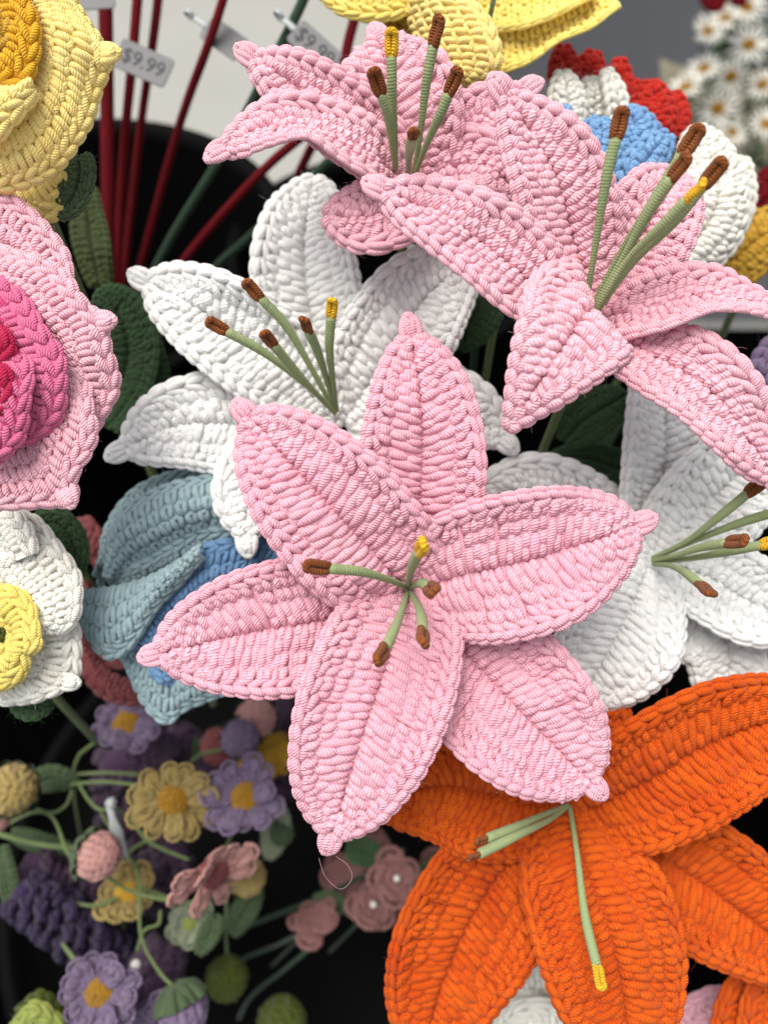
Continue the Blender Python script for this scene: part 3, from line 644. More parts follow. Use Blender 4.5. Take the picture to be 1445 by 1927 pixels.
o = thing('crochet_rose', 'cream white crocheted rose with a yellow heart, lower left edge', 'crochet rose', P(10, 1180, 33))
ribbon(o, CREAM, [(-30, 1240, 33.4), (0, 1240, 33.4), (25, 1225, 33.4), (40, 1190, 33.4)], [(-30, 1325, 33.4), (40, 1324, 33.2), (100, 1308, 33), (140, 1280, 32.8), (146, 1220, 32.8), (138, 1170, 32.8)], .5, ruf=.16, rows=3)
knobat(o, CREAM, 136, 1284, 32.6, 1, .1, .15)
ribbon(o, CREAM, [(-30, 1150, 33.4), (0, 1150, 33.4), (20, 1165, 33.4), (40, 1200, 33.4)], [(-30, 950, 33), (30, 955, 32.8), (80, 985, 32.6), (118, 1040, 32.4), (146, 1100, 32.2), (146, 1160, 32.2), (118, 1195, 32.3)], .8, ruf=.16)
ribbon(o, CREAM, [(-30, 1010, 32.6), (10, 1030, 32.4), (30, 1060, 32.4)], [(-30, 948, 32), (20, 960, 31.9), (55, 990, 31.8), (70, 1040, 31.8)], .4, ruf=.16)
ribbon(o, BUTTERL, [(-30, 1180, 32.2), (-5, 1185, 32.2), (5, 1205, 32.2), (0, 1225, 32.2)], [(-30, 1102, 32), (30, 1112, 31.8), (68, 1150, 31.7), (80, 1205, 31.3), (62, 1232, 31.4)], .3, ruf=.16)
ribbon(o, BUTTERL, [(-30, 1215, 32), (-5, 1215, 32), (5, 1205, 32)], [(-30, 1300, 32.2), (15, 1292, 31.7), (44, 1262, 31.4), (46, 1222, 31.4)], .3, ruf=.16)
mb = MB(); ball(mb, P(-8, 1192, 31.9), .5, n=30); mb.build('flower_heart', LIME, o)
petal(o, DGREEN, [(60, 990, 34.2), (110, 985, 34), (140, 1030, 34), (138, 1100, 34.2)], 28, name='sepal', knob=False, p=.34, r=.1)
petal(o, DGREEN, [(20, 1310, 34.6), (60, 1330, 34.4), (100, 1325, 34.4)], 24, name='sepal', knob=False, p=.34, r=.1)
dropstem(o, 0, 1200, 34.5, WIRE, L=14, r=.22)

o = thing('crochet_rose', 'dusty teal and blue crocheted rose behind the left petal of the central lily', 'crochet rose', P(330, 1130, 35.5))
ribbon(o, TEAL, [(200, 1060, 36.4), (240, 1010, 36.4), (340, 990, 36.4), (540, 1000, 36.4)], [(190, 1110, 37), (200, 1000, 37), (240, 930, 37), (340, 885, 37), (540, 860, 37)], .3, r=.15)
ribbon(o, TEAL, [(206, 1150, 37), (290, 1110, 37), (380, 1080, 37), (560, 1060, 37)], [(205, 1085, 35.4), (272, 1052, 35.2), (330, 1020, 35.0), (390, 994, 35.0), (560, 980, 35.4)], .3, r=.16)
ribbon(o, TEAL, [(210, 1095, 36), (272, 1056, 35.6), (330, 1024, 35.4), (390, 998, 35.4), (560, 985, 35.8)], [(202, 1050, 35.6), (221, 970, 35.3), (272, 932, 35.1), (335, 906, 35.0), (430, 890, 35.1), (560, 890, 35.4)], 1.0, r=.165, p=.6)
ribbon(o, TEAL, [(150, 1110, 34.8), (230, 1100, 34.6), (310, 1070, 34.4), (385, 1025, 34.4)], [(150, 1165, 34.8), (190, 1235, 34.6), (240, 1225, 34.4), (300, 1140, 34.3), (385, 1050, 34.2)][::1], .5, r=.155, p=.56)
ribbon(o, TEAL, [(235, 1190, 36), (280, 1200, 36), (340, 1210, 36), (430, 1200, 36)], [(238, 1230, 36.4), (262, 1310, 36.2), (310, 1362, 36), (350, 1335, 36), (440, 1300, 36)], .5, r=.155, p=.56)
ribbon(o, BLUE, [(300, 1230, 35.8), (340, 1190, 35.8), (400, 1150, 35.8), (470, 1130, 35.8)], [(245, 1210, 35.2), (265, 1150, 35), (320, 1085, 34.9), (380, 1030, 34.8), (460, 1012, 34.9), (560, 1010, 35.4)], .5, r=.15)
ribbon(o, BLUE, [(330, 1290, 35.9), (380, 1230, 35.9), (440, 1200, 35.9)], [(285, 1275, 35.4), (290, 1200, 35.3), (340, 1140, 35.2), (420, 1090, 35.2)], .5, r=.15)
dropstem(o, 330, 1180, 36.8, WIRE, L=10, r=.22)
# pink rose deep behind, rim seen through the gap
o = thing('crochet_rose', 'dusky pink crocheted rose low down behind the teal rose', 'crochet rose', P(200, 1200, 41))
ribbon(o, CORAL, [(150, 1190, 41.4), (190, 1250, 41.4), (250, 1280, 41.4), (330, 1270, 41.4)], [(140, 1215, 41), (170, 1290, 40.8), (230, 1325, 40.8), (330, 1320, 41)], .4, rows=2)
ribbon(o, CORAL, [(170, 1110, 42), (180, 1170, 42), (200, 1230, 42), (320, 1260, 42)], [(135, 985, 41.8), (150, 1100, 41.8), (150, 1190, 41.6), (200, 1260, 41.6)], .2, rows=3)
ribbon(o, CORAL, [(140, 1040, 41), (170, 1060, 41), (200, 1080, 41)], [(130, 985, 41), (165, 975, 41), (195, 1010, 41)], .4)
dropstem(o, 230, 1200, 43, WIRE, L=8, r=.22)

# ---------------------------------------------------------------- tulips at the upper right
def tulip(label, mat, petals, c, group='crocheted tulips at the upper right', ribs=.5, name='crochet_tulip'):
    o = thing(name, label, 'crochet tulip', P(*c), group)
    for pts, hw in petals: petal(o, mat, pts, hw, knob=False, cupl=-.8, cupr=-.8, shape=(.95, .5, .12), p=ribs, r=.135)
    dropstem(o, c[0], c[1], c[2] + 1.5, WIRE, L=12, r=.2, dx=-2)
    return o
tulip('scarlet crocheted tulip behind the small white tulip', RED, [
    ([(1165, 230, 38.6), (1170, 180, 38.4), (1165, 105, 38.6)], 32), ([(1110, 220, 38.2), (1108, 150, 37.8), (1118, 92, 38)], 40), ([(1075, 200, 37.6), (1065, 140, 37.2), (1060, 78, 37.6)], 34)], (1110, 210, 38))
tulip('scarlet crocheted tulip rightmost of the red pair', RED, [
    ([(1260, 270, 38.4), (1275, 220, 38.4), (1268, 165, 38.8)], 30), ([(1180, 250, 38), (1180, 190, 37.8), (1195, 145, 38)], 34), ([(1225, 290, 37.2), (1232, 210, 36.8), (1222, 148, 37.2)], 52)], (1225, 260, 38))
tulip('small white crocheted tulip in front of the red tulips', CREAM, [
    ([(1115, 250, 37), (1118, 190, 36.6), (1110, 138, 36.8)], 34), ([(1075, 250, 36.2), (1068, 180, 35.8), (1058, 126, 36)], 40), ([(1165, 240, 36.2), (1160, 180, 36), (1138, 124, 36.2)], 24)], (1110, 250, 37))
tulip('light blue crocheted tulip above the right pink lily', SKYB, [
    ([(1060, 280, 35.4), (1062, 230, 35.2), (1066, 192, 35.2)], 17), ([(1185, 350, 35.6), (1205, 270, 35.2), (1180, 196, 35.4)], 62),
    ([(1110, 380, 35), (1125, 290, 34.4), (1130, 215, 34.8)], 60), ([(1170, 400, 34.8), (1210, 310, 34.2), (1262, 248, 34.6)], 46)], (1150, 350, 36))
tulip('white crocheted tulip on the right leaning away beside a yellow flower', CREAM, [
    ([(1300, 500, 37.6), (1385, 390, 37.2), (1400, 290, 37.6)], 42), ([(1250, 520, 36.8), (1350, 380, 35.8), (1310, 232, 36.6)], 84)], (1270, 520, 38))
o = thing('crochet_flower', 'yellow crocheted flower at the right edge below the white tulip', 'crochet flower', P(1420, 470, 41))
petal(o, OCHRE, [(1330, 540, 41.6), (1400, 470, 41), (1500, 400, 41)], 62, knob=False, cupl=-.4, cupr=-.4)
dropstem(o, 1420, 500, 43, WIRE, L=8)
o = thing('crochet_flower', 'sliver of a lilac crocheted flower at the right edge below the pink lily', 'crochet flower', P(1450, 690, 36))
petal(o, LILAC, [(1450, 770, 36.4), (1436, 700, 36), (1470, 620, 36)], 26, knob=False, cupl=-.6, cupr=-.4)
petal(o, LILAC, [(1480, 790, 36.6), (1475, 700, 36.4), (1490, 620, 36.4)], 36, knob=False, cupl=-.6, cupr=-.4)
o = thing('crochet_flower', 'dark red crocheted flower peeking out at the right edge', 'crochet flower', P(1440, 360, 44))
petal(o, CRIMSON, [(1400, 420, 44.6), (1435, 380, 44), (1490, 320, 44)], 34, knob=False, cupl=-.5, cupr=-.5)
petal(o, CRIMSON, [(1400, 400, 45), (1440, 350, 44.6), (1500, 300, 44.6)], 24, knob=False)
pbox('flower_wrap', BLACK, 1345, 470, 44, 2.6, 1.6, 1.6, -35)
o = bpy.data.objects['flower_wrap']; tag(o, 'black foam wrap beside the white tulip', 'foam wrap')

# ---------------------------------------------------------------- leaves
def leaf(label, pts, hw, mat=DGREEN, stempts=None, group=None, p=.36, r=.11, **kw):
    o = thing('crochet_leaf', label, 'crochet leaf', P(*pts[0]), group)
    kw.setdefault('cupl', .3); kw.setdefault('cupr', .3)
    petal(o, mat, pts, hw, name='leaf_blade', p=p, r=r, knob=False, fuzz=False, K=5, sides=6, **kw)
    if stempts: stem(o, stempts, WIRE, .14)
    return o
leaf('dark green crocheted leaf between the pink rose and the white lily', [(190, 800, 38.4), (235, 700, 38), (235, 620, 37.6), (190, 540, 37.6)], 76, cupl=.5, cupr=.9)
leaf('dark green leaf curled behind the first leaf beside the pink rose', [(300, 800, 40), (280, 700, 39.6), (262, 620, 39), (250, 560, 39)], 38)
leaf('green leaf at the tip of the yellow rose stem', [(190, 540, 42), (175, 470, 41.5), (165, 400, 41.5), (175, 350, 41.5)], 34, mat=OLIVE)
leaf('green crocheted leaf under the folded pink petal', [(1060, 830, 38), (1100, 790, 37.4), (1140, 765, 37.2), (1180, 740, 37.4)], 46, p=.2, r=.06)
leaf('lower green crocheted leaf above the right petal of the central lily', [(1230, 900, 40), (1160, 880, 39.4), (1100, 862, 39.2), (1030, 860, 39.2)], 34, p=.2, r=.06, stempts=[(1230, 900, 40), (1290, 930, 42), (1300, 1000, 46)])
leaf('dark green leaf hanging between the white lily and the right pink lily', [(905, 520, 38), (905, 560, 37.6), (885, 610, 37.6), (865, 660, 38)], 48)
leaf('narrow dark green leaf crossing behind the white petals at right', [(1060, 920, 42), (1110, 860, 41.4), (1150, 800, 41), (1180, 770, 41)], 22, p=.2, r=.06)
o = thing('florist_wire', 'green wrapped stem in the gap below the upper white petal', 'stem', P(930, 640, 40), 'green stems seen in the gap between the lilies')
stem(o, [(940, 560, 39), (925, 640, 40), (900, 800, 44)], WIRE, .2)
o = thing('florist_wire', 'darker green wrapped stem beside the first one in the gap between the lilies', 'stem', P(900, 640, 41), 'green stems seen in the gap between the lilies')
stem(o, [(905, 560, 40), (895, 640, 41), (880, 800, 45)], DSTEM, .2)

# ---------------------------------------------------------------- red and green stems with price tags, top left
def wrapped(label, pts, r=.24, mat=CRIMSON, group='crimson wrapped stems at the top left'):
    o = thing('florist_wire', label, 'stem', P(*pts[0]), group); stem(o, pts, mat, r, name='wrapped_wire', K=30); return o
wrapped('thick crimson wrapped stem nearest the yellow rose', [(196, -120, 44), (200, 100, 45.5), (203, 350, 48), (206, 620, 53)], .42)
wrapped('crimson wrapped stem second from the yellow rose', [(268, -120, 44), (250, 100, 46), (232, 300, 49), (215, 620, 55)], .3)
wrapped('crimson wrapped stem in the middle behind the price tag', [(310, -120, 45), (290, 60, 46.5), (262, 260, 50), (222, 620, 57)], .28)
wrapped('crimson wrapped stem crossing the pale floor left of the pink lily', [(455, -120, 42), (400, 60, 44), (330, 260, 48), (232, 620, 56)], .27)
wrapped('crimson wrapped stem slanting below the cupped pink petal', [(700, 140, 43), (600, 230, 44), (490, 325, 46), (350, 485, 50), (250, 640, 56)], .27)
wrapped('red stem top showing between the tags and the upper pink petal', [(700, -80, 44), (660, 60, 45), (630, 180, 46), (560, 330, 50)], .3)
o = wrapped('green wrapped stem rising from the tub under the cupped petal', [(560, 60, 44), (400, 320, 47), (310, 470, 51), (240, 620, 56)], .27, DSTEM, 'green wrapped stems at the top left')
o = wrapped('green wrapped stem behind the right price tag', [(610, -120, 42), (570, 0, 43), (500, 140, 44), (430, 280, 47)], .3, DSTEM, 'green wrapped stems at the top left')
o = wrapped('faint green stem right of the slanting red stem', [(620, 300, 47), (470, 445, 50), (400, 510, 53), (300, 640, 57)], .27, DSTEM, 'green wrapped stems at the top left')
def pricetag(label, px, py, z, rot, text, w=3.2, h=1.7, strap=True, flip=0, side=-1):
    o = thing('price_tag', label, 'price tag', P(px, py, z), 'grey price tags on the stems')
    r = math.radians(rot); X = np.array([math.cos(r), math.sin(r), 0]); Y = np.array([-math.sin(r), math.cos(r), 0]); c = P(px, py, z)
    tt = []
    cr = .22
    for (sx, sy) in ((1, 1), (-1, 1), (-1, -1), (1, -1)):
        for k in range(5):
            a = {(1, 1): 0, (-1, 1): 90, (-1, -1): 180, (1, -1): 270}[(sx, sy)] + k * 22.5
            tt.append(((w / 2 - cr) * sx + cr * math.cos(math.radians(a)), (h / 2 - cr) * sy + cr * math.sin(math.radians(a))))
    tt.append(tt[0]); tt = np.array(tt)
    prof = [(0.001, .04), (.96, .04), (1, .02), (1, -.02), (.96, -.04), (0.001, -.04)]
    g = np.array([[c + X * a * s + Y * b * s + np.array([0, 0, hh]) for a, b in tt] for s, hh in prof])
    mb = MB(); grid(mb, g); card = mb.build('tag_card', TAGM, o)
    for pl in card.data.polygons: pl.use_smooth = False
    if strap:
        m = MB(); e = c + X * side * w / 2
        tube(m, [e, e + X * side * .5 + np.array([0, 0, .05]), e + X * side * .9], [.24, .2, .26], K=10, sides=6, flat=.3); m.build('strap', CLEAR, o)
        m = MB(); q = e + X * side * 1.15; th = np.linspace(0, 2 * PI, 17)
        L = np.array([q + X * .3 * math.cos(t) + np.array([0, 0, .3 * math.sin(t)]) for t in th]); sweep(m, L[None], np.full((1, 17), .06), np.tile(Y, (1, 17, 1)), 6, 2.2); m.build('strap_loop', CLEAR, o)
    if text:
        cu = bpy.data.curves.new('price', 'FONT'); cu.body = text; cu.size = .0115; cu.align_x = 'CENTER'; cu.align_y = 'CENTER'; cu.extrude = .0001
        t = bpy.data.objects.new('price_text', cu); col.objects.link(t)
        dg = bpy.context.evaluated_depsgraph_get(); me = bpy.data.meshes.new_from_object(t.evaluated_get(dg)); bpy.data.objects.remove(t)
        t = bpy.data.objects.new('price_text', me); col.objects.link(t); t.parent = o; me.materials.append(INK)
        R = Matrix([list(WD(X)), list(WD(Y)), list(WD([0, 0, 1.]))]).transposed().to_4x4()
        t.matrix_local = Matrix.Translation(Vector(WD([0, 0, .055]) * .01)) @ R
    return o
pricetag('grey price tag reading $9.99 right of the yellow rose', 270, 118, 43, -24, '$9.99', side=1, strap=False)
pricetag('grey price tag reading $9.99 beside the upper pink petals', 592, 88, 42.5, -42, '$9.99', w=3.0, h=1.5)
pricetag('blank grey price tag half behind the top left petal tip', 422, 72, 44.5, -35, None, w=2.6, h=1.5)
pricetag('grey price tag cut off by the top edge above the yellow rose', 168, -8, 42, 4, None, w=2.8, h=1.5, strap=False)

# ---------------------------------------------------------------- small flowers
_cache = {}
def petal_data(kind, R, r0, wid, mat):
    key = (kind, R, r0, wid, mat.name)
    if key in _cache: return _cache[key]
    mb = MB(); C = []; Rr = []
    F = lambda a, b: (np.stack([a, b, 0 * a], -1), np.broadcast_to(np.array([0, 0, 1.]), a.shape + (3,)).copy())
    L = R - r0 * .6; a0 = r0 * .6
    if kind == 'slim':
        C = [[[a0, -.0, 0], [a0 + L * .5, -wid * .55, .06], [R, 0, 0]], [[a0, 0, 0], [a0 + L * .5, wid * .55, .06], [R, 0, 0]]]; Rr = [wid * .36] * 2
    else:
        for i in range(7):                                        # radial stitches, two lengths of yarn each
            v = (i - 3) / 3; e = R - wid * (.12 + .45 * v * v); m_ = a0 + (e - a0) * (.5 + rn(.14))
            C.append([[a0, v * wid * .3, rn(.05)], [(a0 + m_) / 2, v * wid * .7 + rn(.07), .12 + rn(.10)], [m_, v * wid * .9 + rn(.05), -.02]]); Rr.append(wid * .24 * (1 + rn(.15)))
            C.append([[m_ - .06, v * wid * .85, .0], [(e + m_) / 2, v * wid * .95 + rn(.07), .16 + rn(.12)], [e, v * wid * .9 + rn(.06), rn(.06)]]); Rr.append(wid * .26 * (1 + rn(.15)))
        for i in range(6):                                        # short looped rim
            t0 = -1.5 + i * .5; t1 = t0 + .62; tm = (t0 + t1) / 2; q = wid * .95; cx = R - wid * .75
            C.append([[cx + q * math.cos(t0), q * math.sin(t0), -.05], [cx + q * 1.2 * math.cos(tm), q * 1.2 * math.sin(tm), .12 + rn(.10)], [cx + q * math.cos(t1), q * math.sin(t1), -.02]]); Rr.append(wid * .22)
    strands(mb, F, C, Rr, 6, 6, endr=.5)
    o = mb.build('petal', mat, None, local=True); _cache[key] = o.data; bpy.data.objects.remove(o); return o_data(key)
def o_data(key): return _cache[key]
def center_data(r, mat, n=70, h=.6, br=.2):
    key = ('c', r, mat.name, n, h)
    if key not in _cache:
        mb = MB(); ball(mb, (0, 0, 0), r, n=n, squash=(1, 1, h), top=0.0, br=br); o = mb.build('flower_center', mat, None, local=True); _cache[key] = o.data; bpy.data.objects.remove(o)
    return _cache[key]
def daisy(label, px, py, z, R, face, pm, cm, n=10, wid=.3, kind='fat', rc=.5, cup=15, group=None, spin=0, stempts=None, smat=WIRE, cat='crochet daisy', name='crochet_daisy', stem_r=.1, join=False):
    o = thing(name, label, cat, P(px, py, z), group)
    q = Vector(WD(np.asarray(face, float))).normalized().to_track_quat('Z', 'Y') @ Quaternion((0, 0, 1), math.radians(spin))
    M = q.to_matrix().to_4x4()
    pd = petal_data(kind, R, rc, wid, pm)
    if join:
        mb = MB(); v = np.zeros(len(pd.vertices) * 3); pd.vertices.foreach_get('co', v); v = v.reshape(-1, 3) * 100
        f = np.zeros(len(pd.polygons) * 4, int); pd.polygons.foreach_get('vertices', f); f = f.reshape(-1, 4); R3 = np.array(q.to_matrix())
        for i in range(n):
            m = np.array((Matrix.Rotation(2 * PI * i / n + rn(.08), 3, 'Z') @ Matrix.Rotation(-math.radians(cup + rn(8)), 3, 'Y')))
            mb.add((v @ m.T) @ R3.T, f, np.tile([0, 0, RS.rand()], (len(v), 1)))
        c = mb.build('petal_ring', pm, None, local=True); c.parent = o
    else:
        for i in range(n):
            c = bpy.data.objects.new('petal', pd); col.objects.link(c); c.parent = o
            c.matrix_local = M @ Matrix.Rotation(2 * PI * i / n + rn(.1), 4, 'Z') @ Matrix.Rotation(-math.radians(cup + rn(16)), 4, 'Y') @ Matrix.Rotation(rn(.35), 4, 'X') @ Matrix.Scale(1 + rn(.14), 4)
    c = bpy.data.objects.new('flower_center', center_data(rc, cm)); col.objects.link(c); c.parent = o; c.matrix_local = M
    if stempts: stem(o, [(px, py, z + .15)] + stempts, smat, stem_r)
    return o
DG = 'small crocheted daisies at the lower left'
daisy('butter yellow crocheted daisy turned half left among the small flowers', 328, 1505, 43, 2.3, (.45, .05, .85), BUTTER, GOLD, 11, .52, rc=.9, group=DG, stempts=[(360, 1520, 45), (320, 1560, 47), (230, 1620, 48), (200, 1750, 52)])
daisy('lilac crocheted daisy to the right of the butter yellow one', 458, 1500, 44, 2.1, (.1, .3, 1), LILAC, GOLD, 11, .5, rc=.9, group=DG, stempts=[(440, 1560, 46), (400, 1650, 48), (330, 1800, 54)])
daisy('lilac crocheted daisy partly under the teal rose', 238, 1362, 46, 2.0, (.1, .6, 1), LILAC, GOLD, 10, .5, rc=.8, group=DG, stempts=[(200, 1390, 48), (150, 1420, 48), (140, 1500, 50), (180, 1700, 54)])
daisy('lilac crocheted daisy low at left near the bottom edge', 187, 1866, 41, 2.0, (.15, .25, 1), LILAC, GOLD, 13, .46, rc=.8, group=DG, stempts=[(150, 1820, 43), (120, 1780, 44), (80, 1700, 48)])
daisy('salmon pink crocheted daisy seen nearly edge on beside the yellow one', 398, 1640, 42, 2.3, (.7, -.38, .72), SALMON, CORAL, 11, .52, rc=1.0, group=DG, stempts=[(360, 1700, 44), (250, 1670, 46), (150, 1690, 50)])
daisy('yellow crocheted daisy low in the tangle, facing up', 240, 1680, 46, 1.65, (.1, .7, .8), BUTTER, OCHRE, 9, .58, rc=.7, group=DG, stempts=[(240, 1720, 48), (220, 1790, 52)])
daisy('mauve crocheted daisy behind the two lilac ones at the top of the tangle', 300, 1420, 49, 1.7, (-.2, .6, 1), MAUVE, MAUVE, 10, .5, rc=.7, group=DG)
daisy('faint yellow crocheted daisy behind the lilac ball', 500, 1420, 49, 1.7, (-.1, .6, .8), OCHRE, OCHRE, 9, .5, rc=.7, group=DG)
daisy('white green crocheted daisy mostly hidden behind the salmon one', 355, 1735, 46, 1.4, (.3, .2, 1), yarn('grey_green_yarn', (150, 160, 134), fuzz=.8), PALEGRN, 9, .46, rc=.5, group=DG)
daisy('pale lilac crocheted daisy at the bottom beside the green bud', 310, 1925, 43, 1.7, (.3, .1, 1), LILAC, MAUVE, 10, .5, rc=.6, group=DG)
def bud(label, px, py, z, r, mat, axis, group='small crocheted buds at the lower left', calyx=True, stempts=None, cal=LEAFG, n=17):
    """closed bud: ribs gathered to the tip, with a green calyx"""
    o = thing('crochet_bud', label, 'crochet bud', P(px, py, z), group); c = P(px, py, z)
    d = np.asarray(axis, float); d /= np.linalg.norm(d); s = np.cross(d, [0, .3, 1.]); s /= np.linalg.norm(s); u = np.cross(s, d)
    def ribs(mb, n, t0, t1, rr, th, K=9):
        a = np.arange(n) / n * 2 * PI; t = np.linspace(t0, t1, K)
        rr = rr * (1 + .05 * np.sin(np.arange(n)[:, None, None] * 2.7 + t[None, :, None] * 5)); a = a + RS.uniform(-.08, .08, n)
        path = c + rr * (np.cos(t)[None, :, None] * d + np.sin(t)[None, :, None] * (np.cos(a)[:, None, None] * s + np.sin(a)[:, None, None] * u))
        sweep(mb, path, np.tile(th * (.45 + .55 * np.sin(t)), (n, 1)), path - c, 6, .9)
    mb = MB(); ribs(mb, n if calyx else 5, .16, PI - .3, r * .95, r * .2); u_ = np.linspace(0, PI, 8)[:, None]; v_ = np.linspace(0, 2 * PI, 12)[None]
    g = np.stack([np.sin(u_) * np.cos(v_), np.sin(u_) * np.sin(v_), np.cos(u_) + 0 * v_], -1) * r * .97; grid(mb, g + c)
    ball(mb, c, r * .97, n=110, br=.17); mb.build('bud_body', mat, o)
    if calyx: mb = MB(); ribs(mb, 13, PI * .60, PI - .05, r * 1.1, r * .30, 6); mb.build('calyx', cal, o)
    if stempts:
        e = c - d * r; m = MB(); tube(m, np.vstack([e, PS(stempts)]), .1, K=24, sides=7); m.build('stem', WIRE, o)
    return o
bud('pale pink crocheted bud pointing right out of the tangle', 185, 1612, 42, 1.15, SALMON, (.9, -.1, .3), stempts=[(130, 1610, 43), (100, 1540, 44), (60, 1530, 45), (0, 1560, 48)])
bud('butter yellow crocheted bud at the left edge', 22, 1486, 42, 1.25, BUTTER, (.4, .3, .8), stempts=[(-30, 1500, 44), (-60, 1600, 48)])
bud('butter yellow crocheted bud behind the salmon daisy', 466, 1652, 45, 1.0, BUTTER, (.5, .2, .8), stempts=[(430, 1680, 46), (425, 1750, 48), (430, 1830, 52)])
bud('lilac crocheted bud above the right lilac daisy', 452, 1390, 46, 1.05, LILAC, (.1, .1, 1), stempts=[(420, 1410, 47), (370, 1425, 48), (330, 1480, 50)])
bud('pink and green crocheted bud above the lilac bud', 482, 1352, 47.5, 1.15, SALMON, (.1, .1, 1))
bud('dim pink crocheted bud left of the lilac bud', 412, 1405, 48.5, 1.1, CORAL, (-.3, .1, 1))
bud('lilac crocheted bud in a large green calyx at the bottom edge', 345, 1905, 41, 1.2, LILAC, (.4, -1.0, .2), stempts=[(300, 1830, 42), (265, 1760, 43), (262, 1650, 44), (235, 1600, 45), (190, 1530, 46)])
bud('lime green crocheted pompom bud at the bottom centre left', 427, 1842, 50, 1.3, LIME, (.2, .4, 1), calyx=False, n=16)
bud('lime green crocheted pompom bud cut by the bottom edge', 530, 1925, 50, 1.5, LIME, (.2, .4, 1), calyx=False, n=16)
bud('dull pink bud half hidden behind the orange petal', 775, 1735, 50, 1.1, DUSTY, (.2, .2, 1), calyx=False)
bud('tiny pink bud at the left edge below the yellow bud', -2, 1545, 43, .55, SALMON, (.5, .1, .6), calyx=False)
def spike(label, pts, r, mat, n=70, group='crocheted lavender spikes at the lower left'):
    """long spike covered in looped bobbles"""
    o = thing('lavender_spike', label, 'crochet lavender', P(*pts[0]), group)
    c = catmull(PS(pts), 60); c, L = resample(c, 40); mb = MB()
    t = np.clip(np.linspace(.0, 1, n) + RS.uniform(-.025, .025, n), 0, 1); a = np.arange(n) * 2.39996 + RS.uniform(-.35, .35, n); x = t * 39
    T = np.gradient(c, axis=0); T /= np.linalg.norm(T, axis=1, keepdims=True); S = np.cross(T, [0, .2, 1.]); S /= np.linalg.norm(S, axis=1, keepdims=True); U = np.cross(S, T)
    rr = r * (.55 + .5 * np.sin(np.clip(t * 1.1 + .1, 0, 1) * PI) ** .5)
    rr = rr * RS.uniform(.82, 1.15, n); cc = lerp(c, x); d = np.cos(a)[:, None] * lerp(S, x) + np.sin(a)[:, None] * lerp(U, x); tt = lerp(T, x); sd = np.cross(tt, d)
    for k, (o1, o2) in enumerate(((0, 0), (.5, .3))):
        q = np.linspace(0, 2 * PI, 9)[None, :, None]; lr = r * .36
        path = (cc + d * (rr * .78)[:, None])[:, None] + (d + tt * .2)[:, None] * lr * .55 * (1 - np.cos(q)) + sd[:, None] * lr * np.sin(q) * (1 if k == 0 else .3) + tt[:, None] * lr * np.sin(q) * (.3 if k == 0 else 1)
        sweep(mb, path, np.full((n, 9), r * .17), np.broadcast_to(tt[:, None], path.shape), 6, 1)
    tube(mb, c, r * .8, K=20, sides=10); mb.build('bloom', mat, o)
    return o
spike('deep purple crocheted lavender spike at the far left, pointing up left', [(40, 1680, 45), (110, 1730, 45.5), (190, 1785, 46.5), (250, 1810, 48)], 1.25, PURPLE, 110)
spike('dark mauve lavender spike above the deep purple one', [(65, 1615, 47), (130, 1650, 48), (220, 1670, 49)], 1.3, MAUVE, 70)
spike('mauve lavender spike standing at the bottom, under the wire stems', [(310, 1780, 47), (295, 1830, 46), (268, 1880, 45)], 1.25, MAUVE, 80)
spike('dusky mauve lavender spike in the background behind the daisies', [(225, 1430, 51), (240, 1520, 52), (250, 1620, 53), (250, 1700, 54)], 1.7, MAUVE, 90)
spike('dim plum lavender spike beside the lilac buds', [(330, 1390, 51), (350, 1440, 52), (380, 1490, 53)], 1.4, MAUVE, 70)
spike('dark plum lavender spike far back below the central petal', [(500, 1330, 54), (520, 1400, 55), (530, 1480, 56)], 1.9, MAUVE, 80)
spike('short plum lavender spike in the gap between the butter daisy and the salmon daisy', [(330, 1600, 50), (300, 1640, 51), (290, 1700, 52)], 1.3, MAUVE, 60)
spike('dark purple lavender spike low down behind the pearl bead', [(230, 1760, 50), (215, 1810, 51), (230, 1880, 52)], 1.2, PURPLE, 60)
bud('small sage green bud beside the lilac daisy at the foot of the central petal', 530, 1570, 48, .7, LEAFG, (.3, -.4, .7))
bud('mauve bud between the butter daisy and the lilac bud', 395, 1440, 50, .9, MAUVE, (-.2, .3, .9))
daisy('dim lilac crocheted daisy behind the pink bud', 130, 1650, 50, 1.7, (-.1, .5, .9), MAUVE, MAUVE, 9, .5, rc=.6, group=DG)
leaf('thin green leaf standing between the two lilac daisies', [(360, 1480, 50), (375, 1440, 50), (372, 1390, 50)], 16, mat=LEAFG)
leaf('small ribbed green leaf pointing down below the salmon daisy', [(410, 1720, 44), (395, 1755, 44), (372, 1800, 44)], 19, mat=LEAFG)
leaf('broad green leaf to the right of the salmon daisy', [(430, 1760, 47), (455, 1720, 47), (490, 1670, 47)], 24, mat=LEAFG)
leaf('pale grey green leaf right of the lilac daisy', [(500, 1500, 48), (520, 1550, 48), (505, 1620, 48)], 26, mat=yarn('grey_green_yarn', (150, 160, 134), fuzz=.8))
leaf('green leaf lying behind the yellow bud at left', [(60, 1480, 46), (100, 1465, 45.5), (150, 1478, 46)], 24, mat=LEAFG)
leaf('narrow green leaf hanging at the left edge', [(5, 1590, 45), (15, 1660, 45), (35, 1745, 45)], 17, mat=LEAFG)
leaf('green leaf under the pale pink bud', [(20, 1570, 47), (70, 1585, 46.6), (140, 1600, 47)], 18, mat=LEAFG)
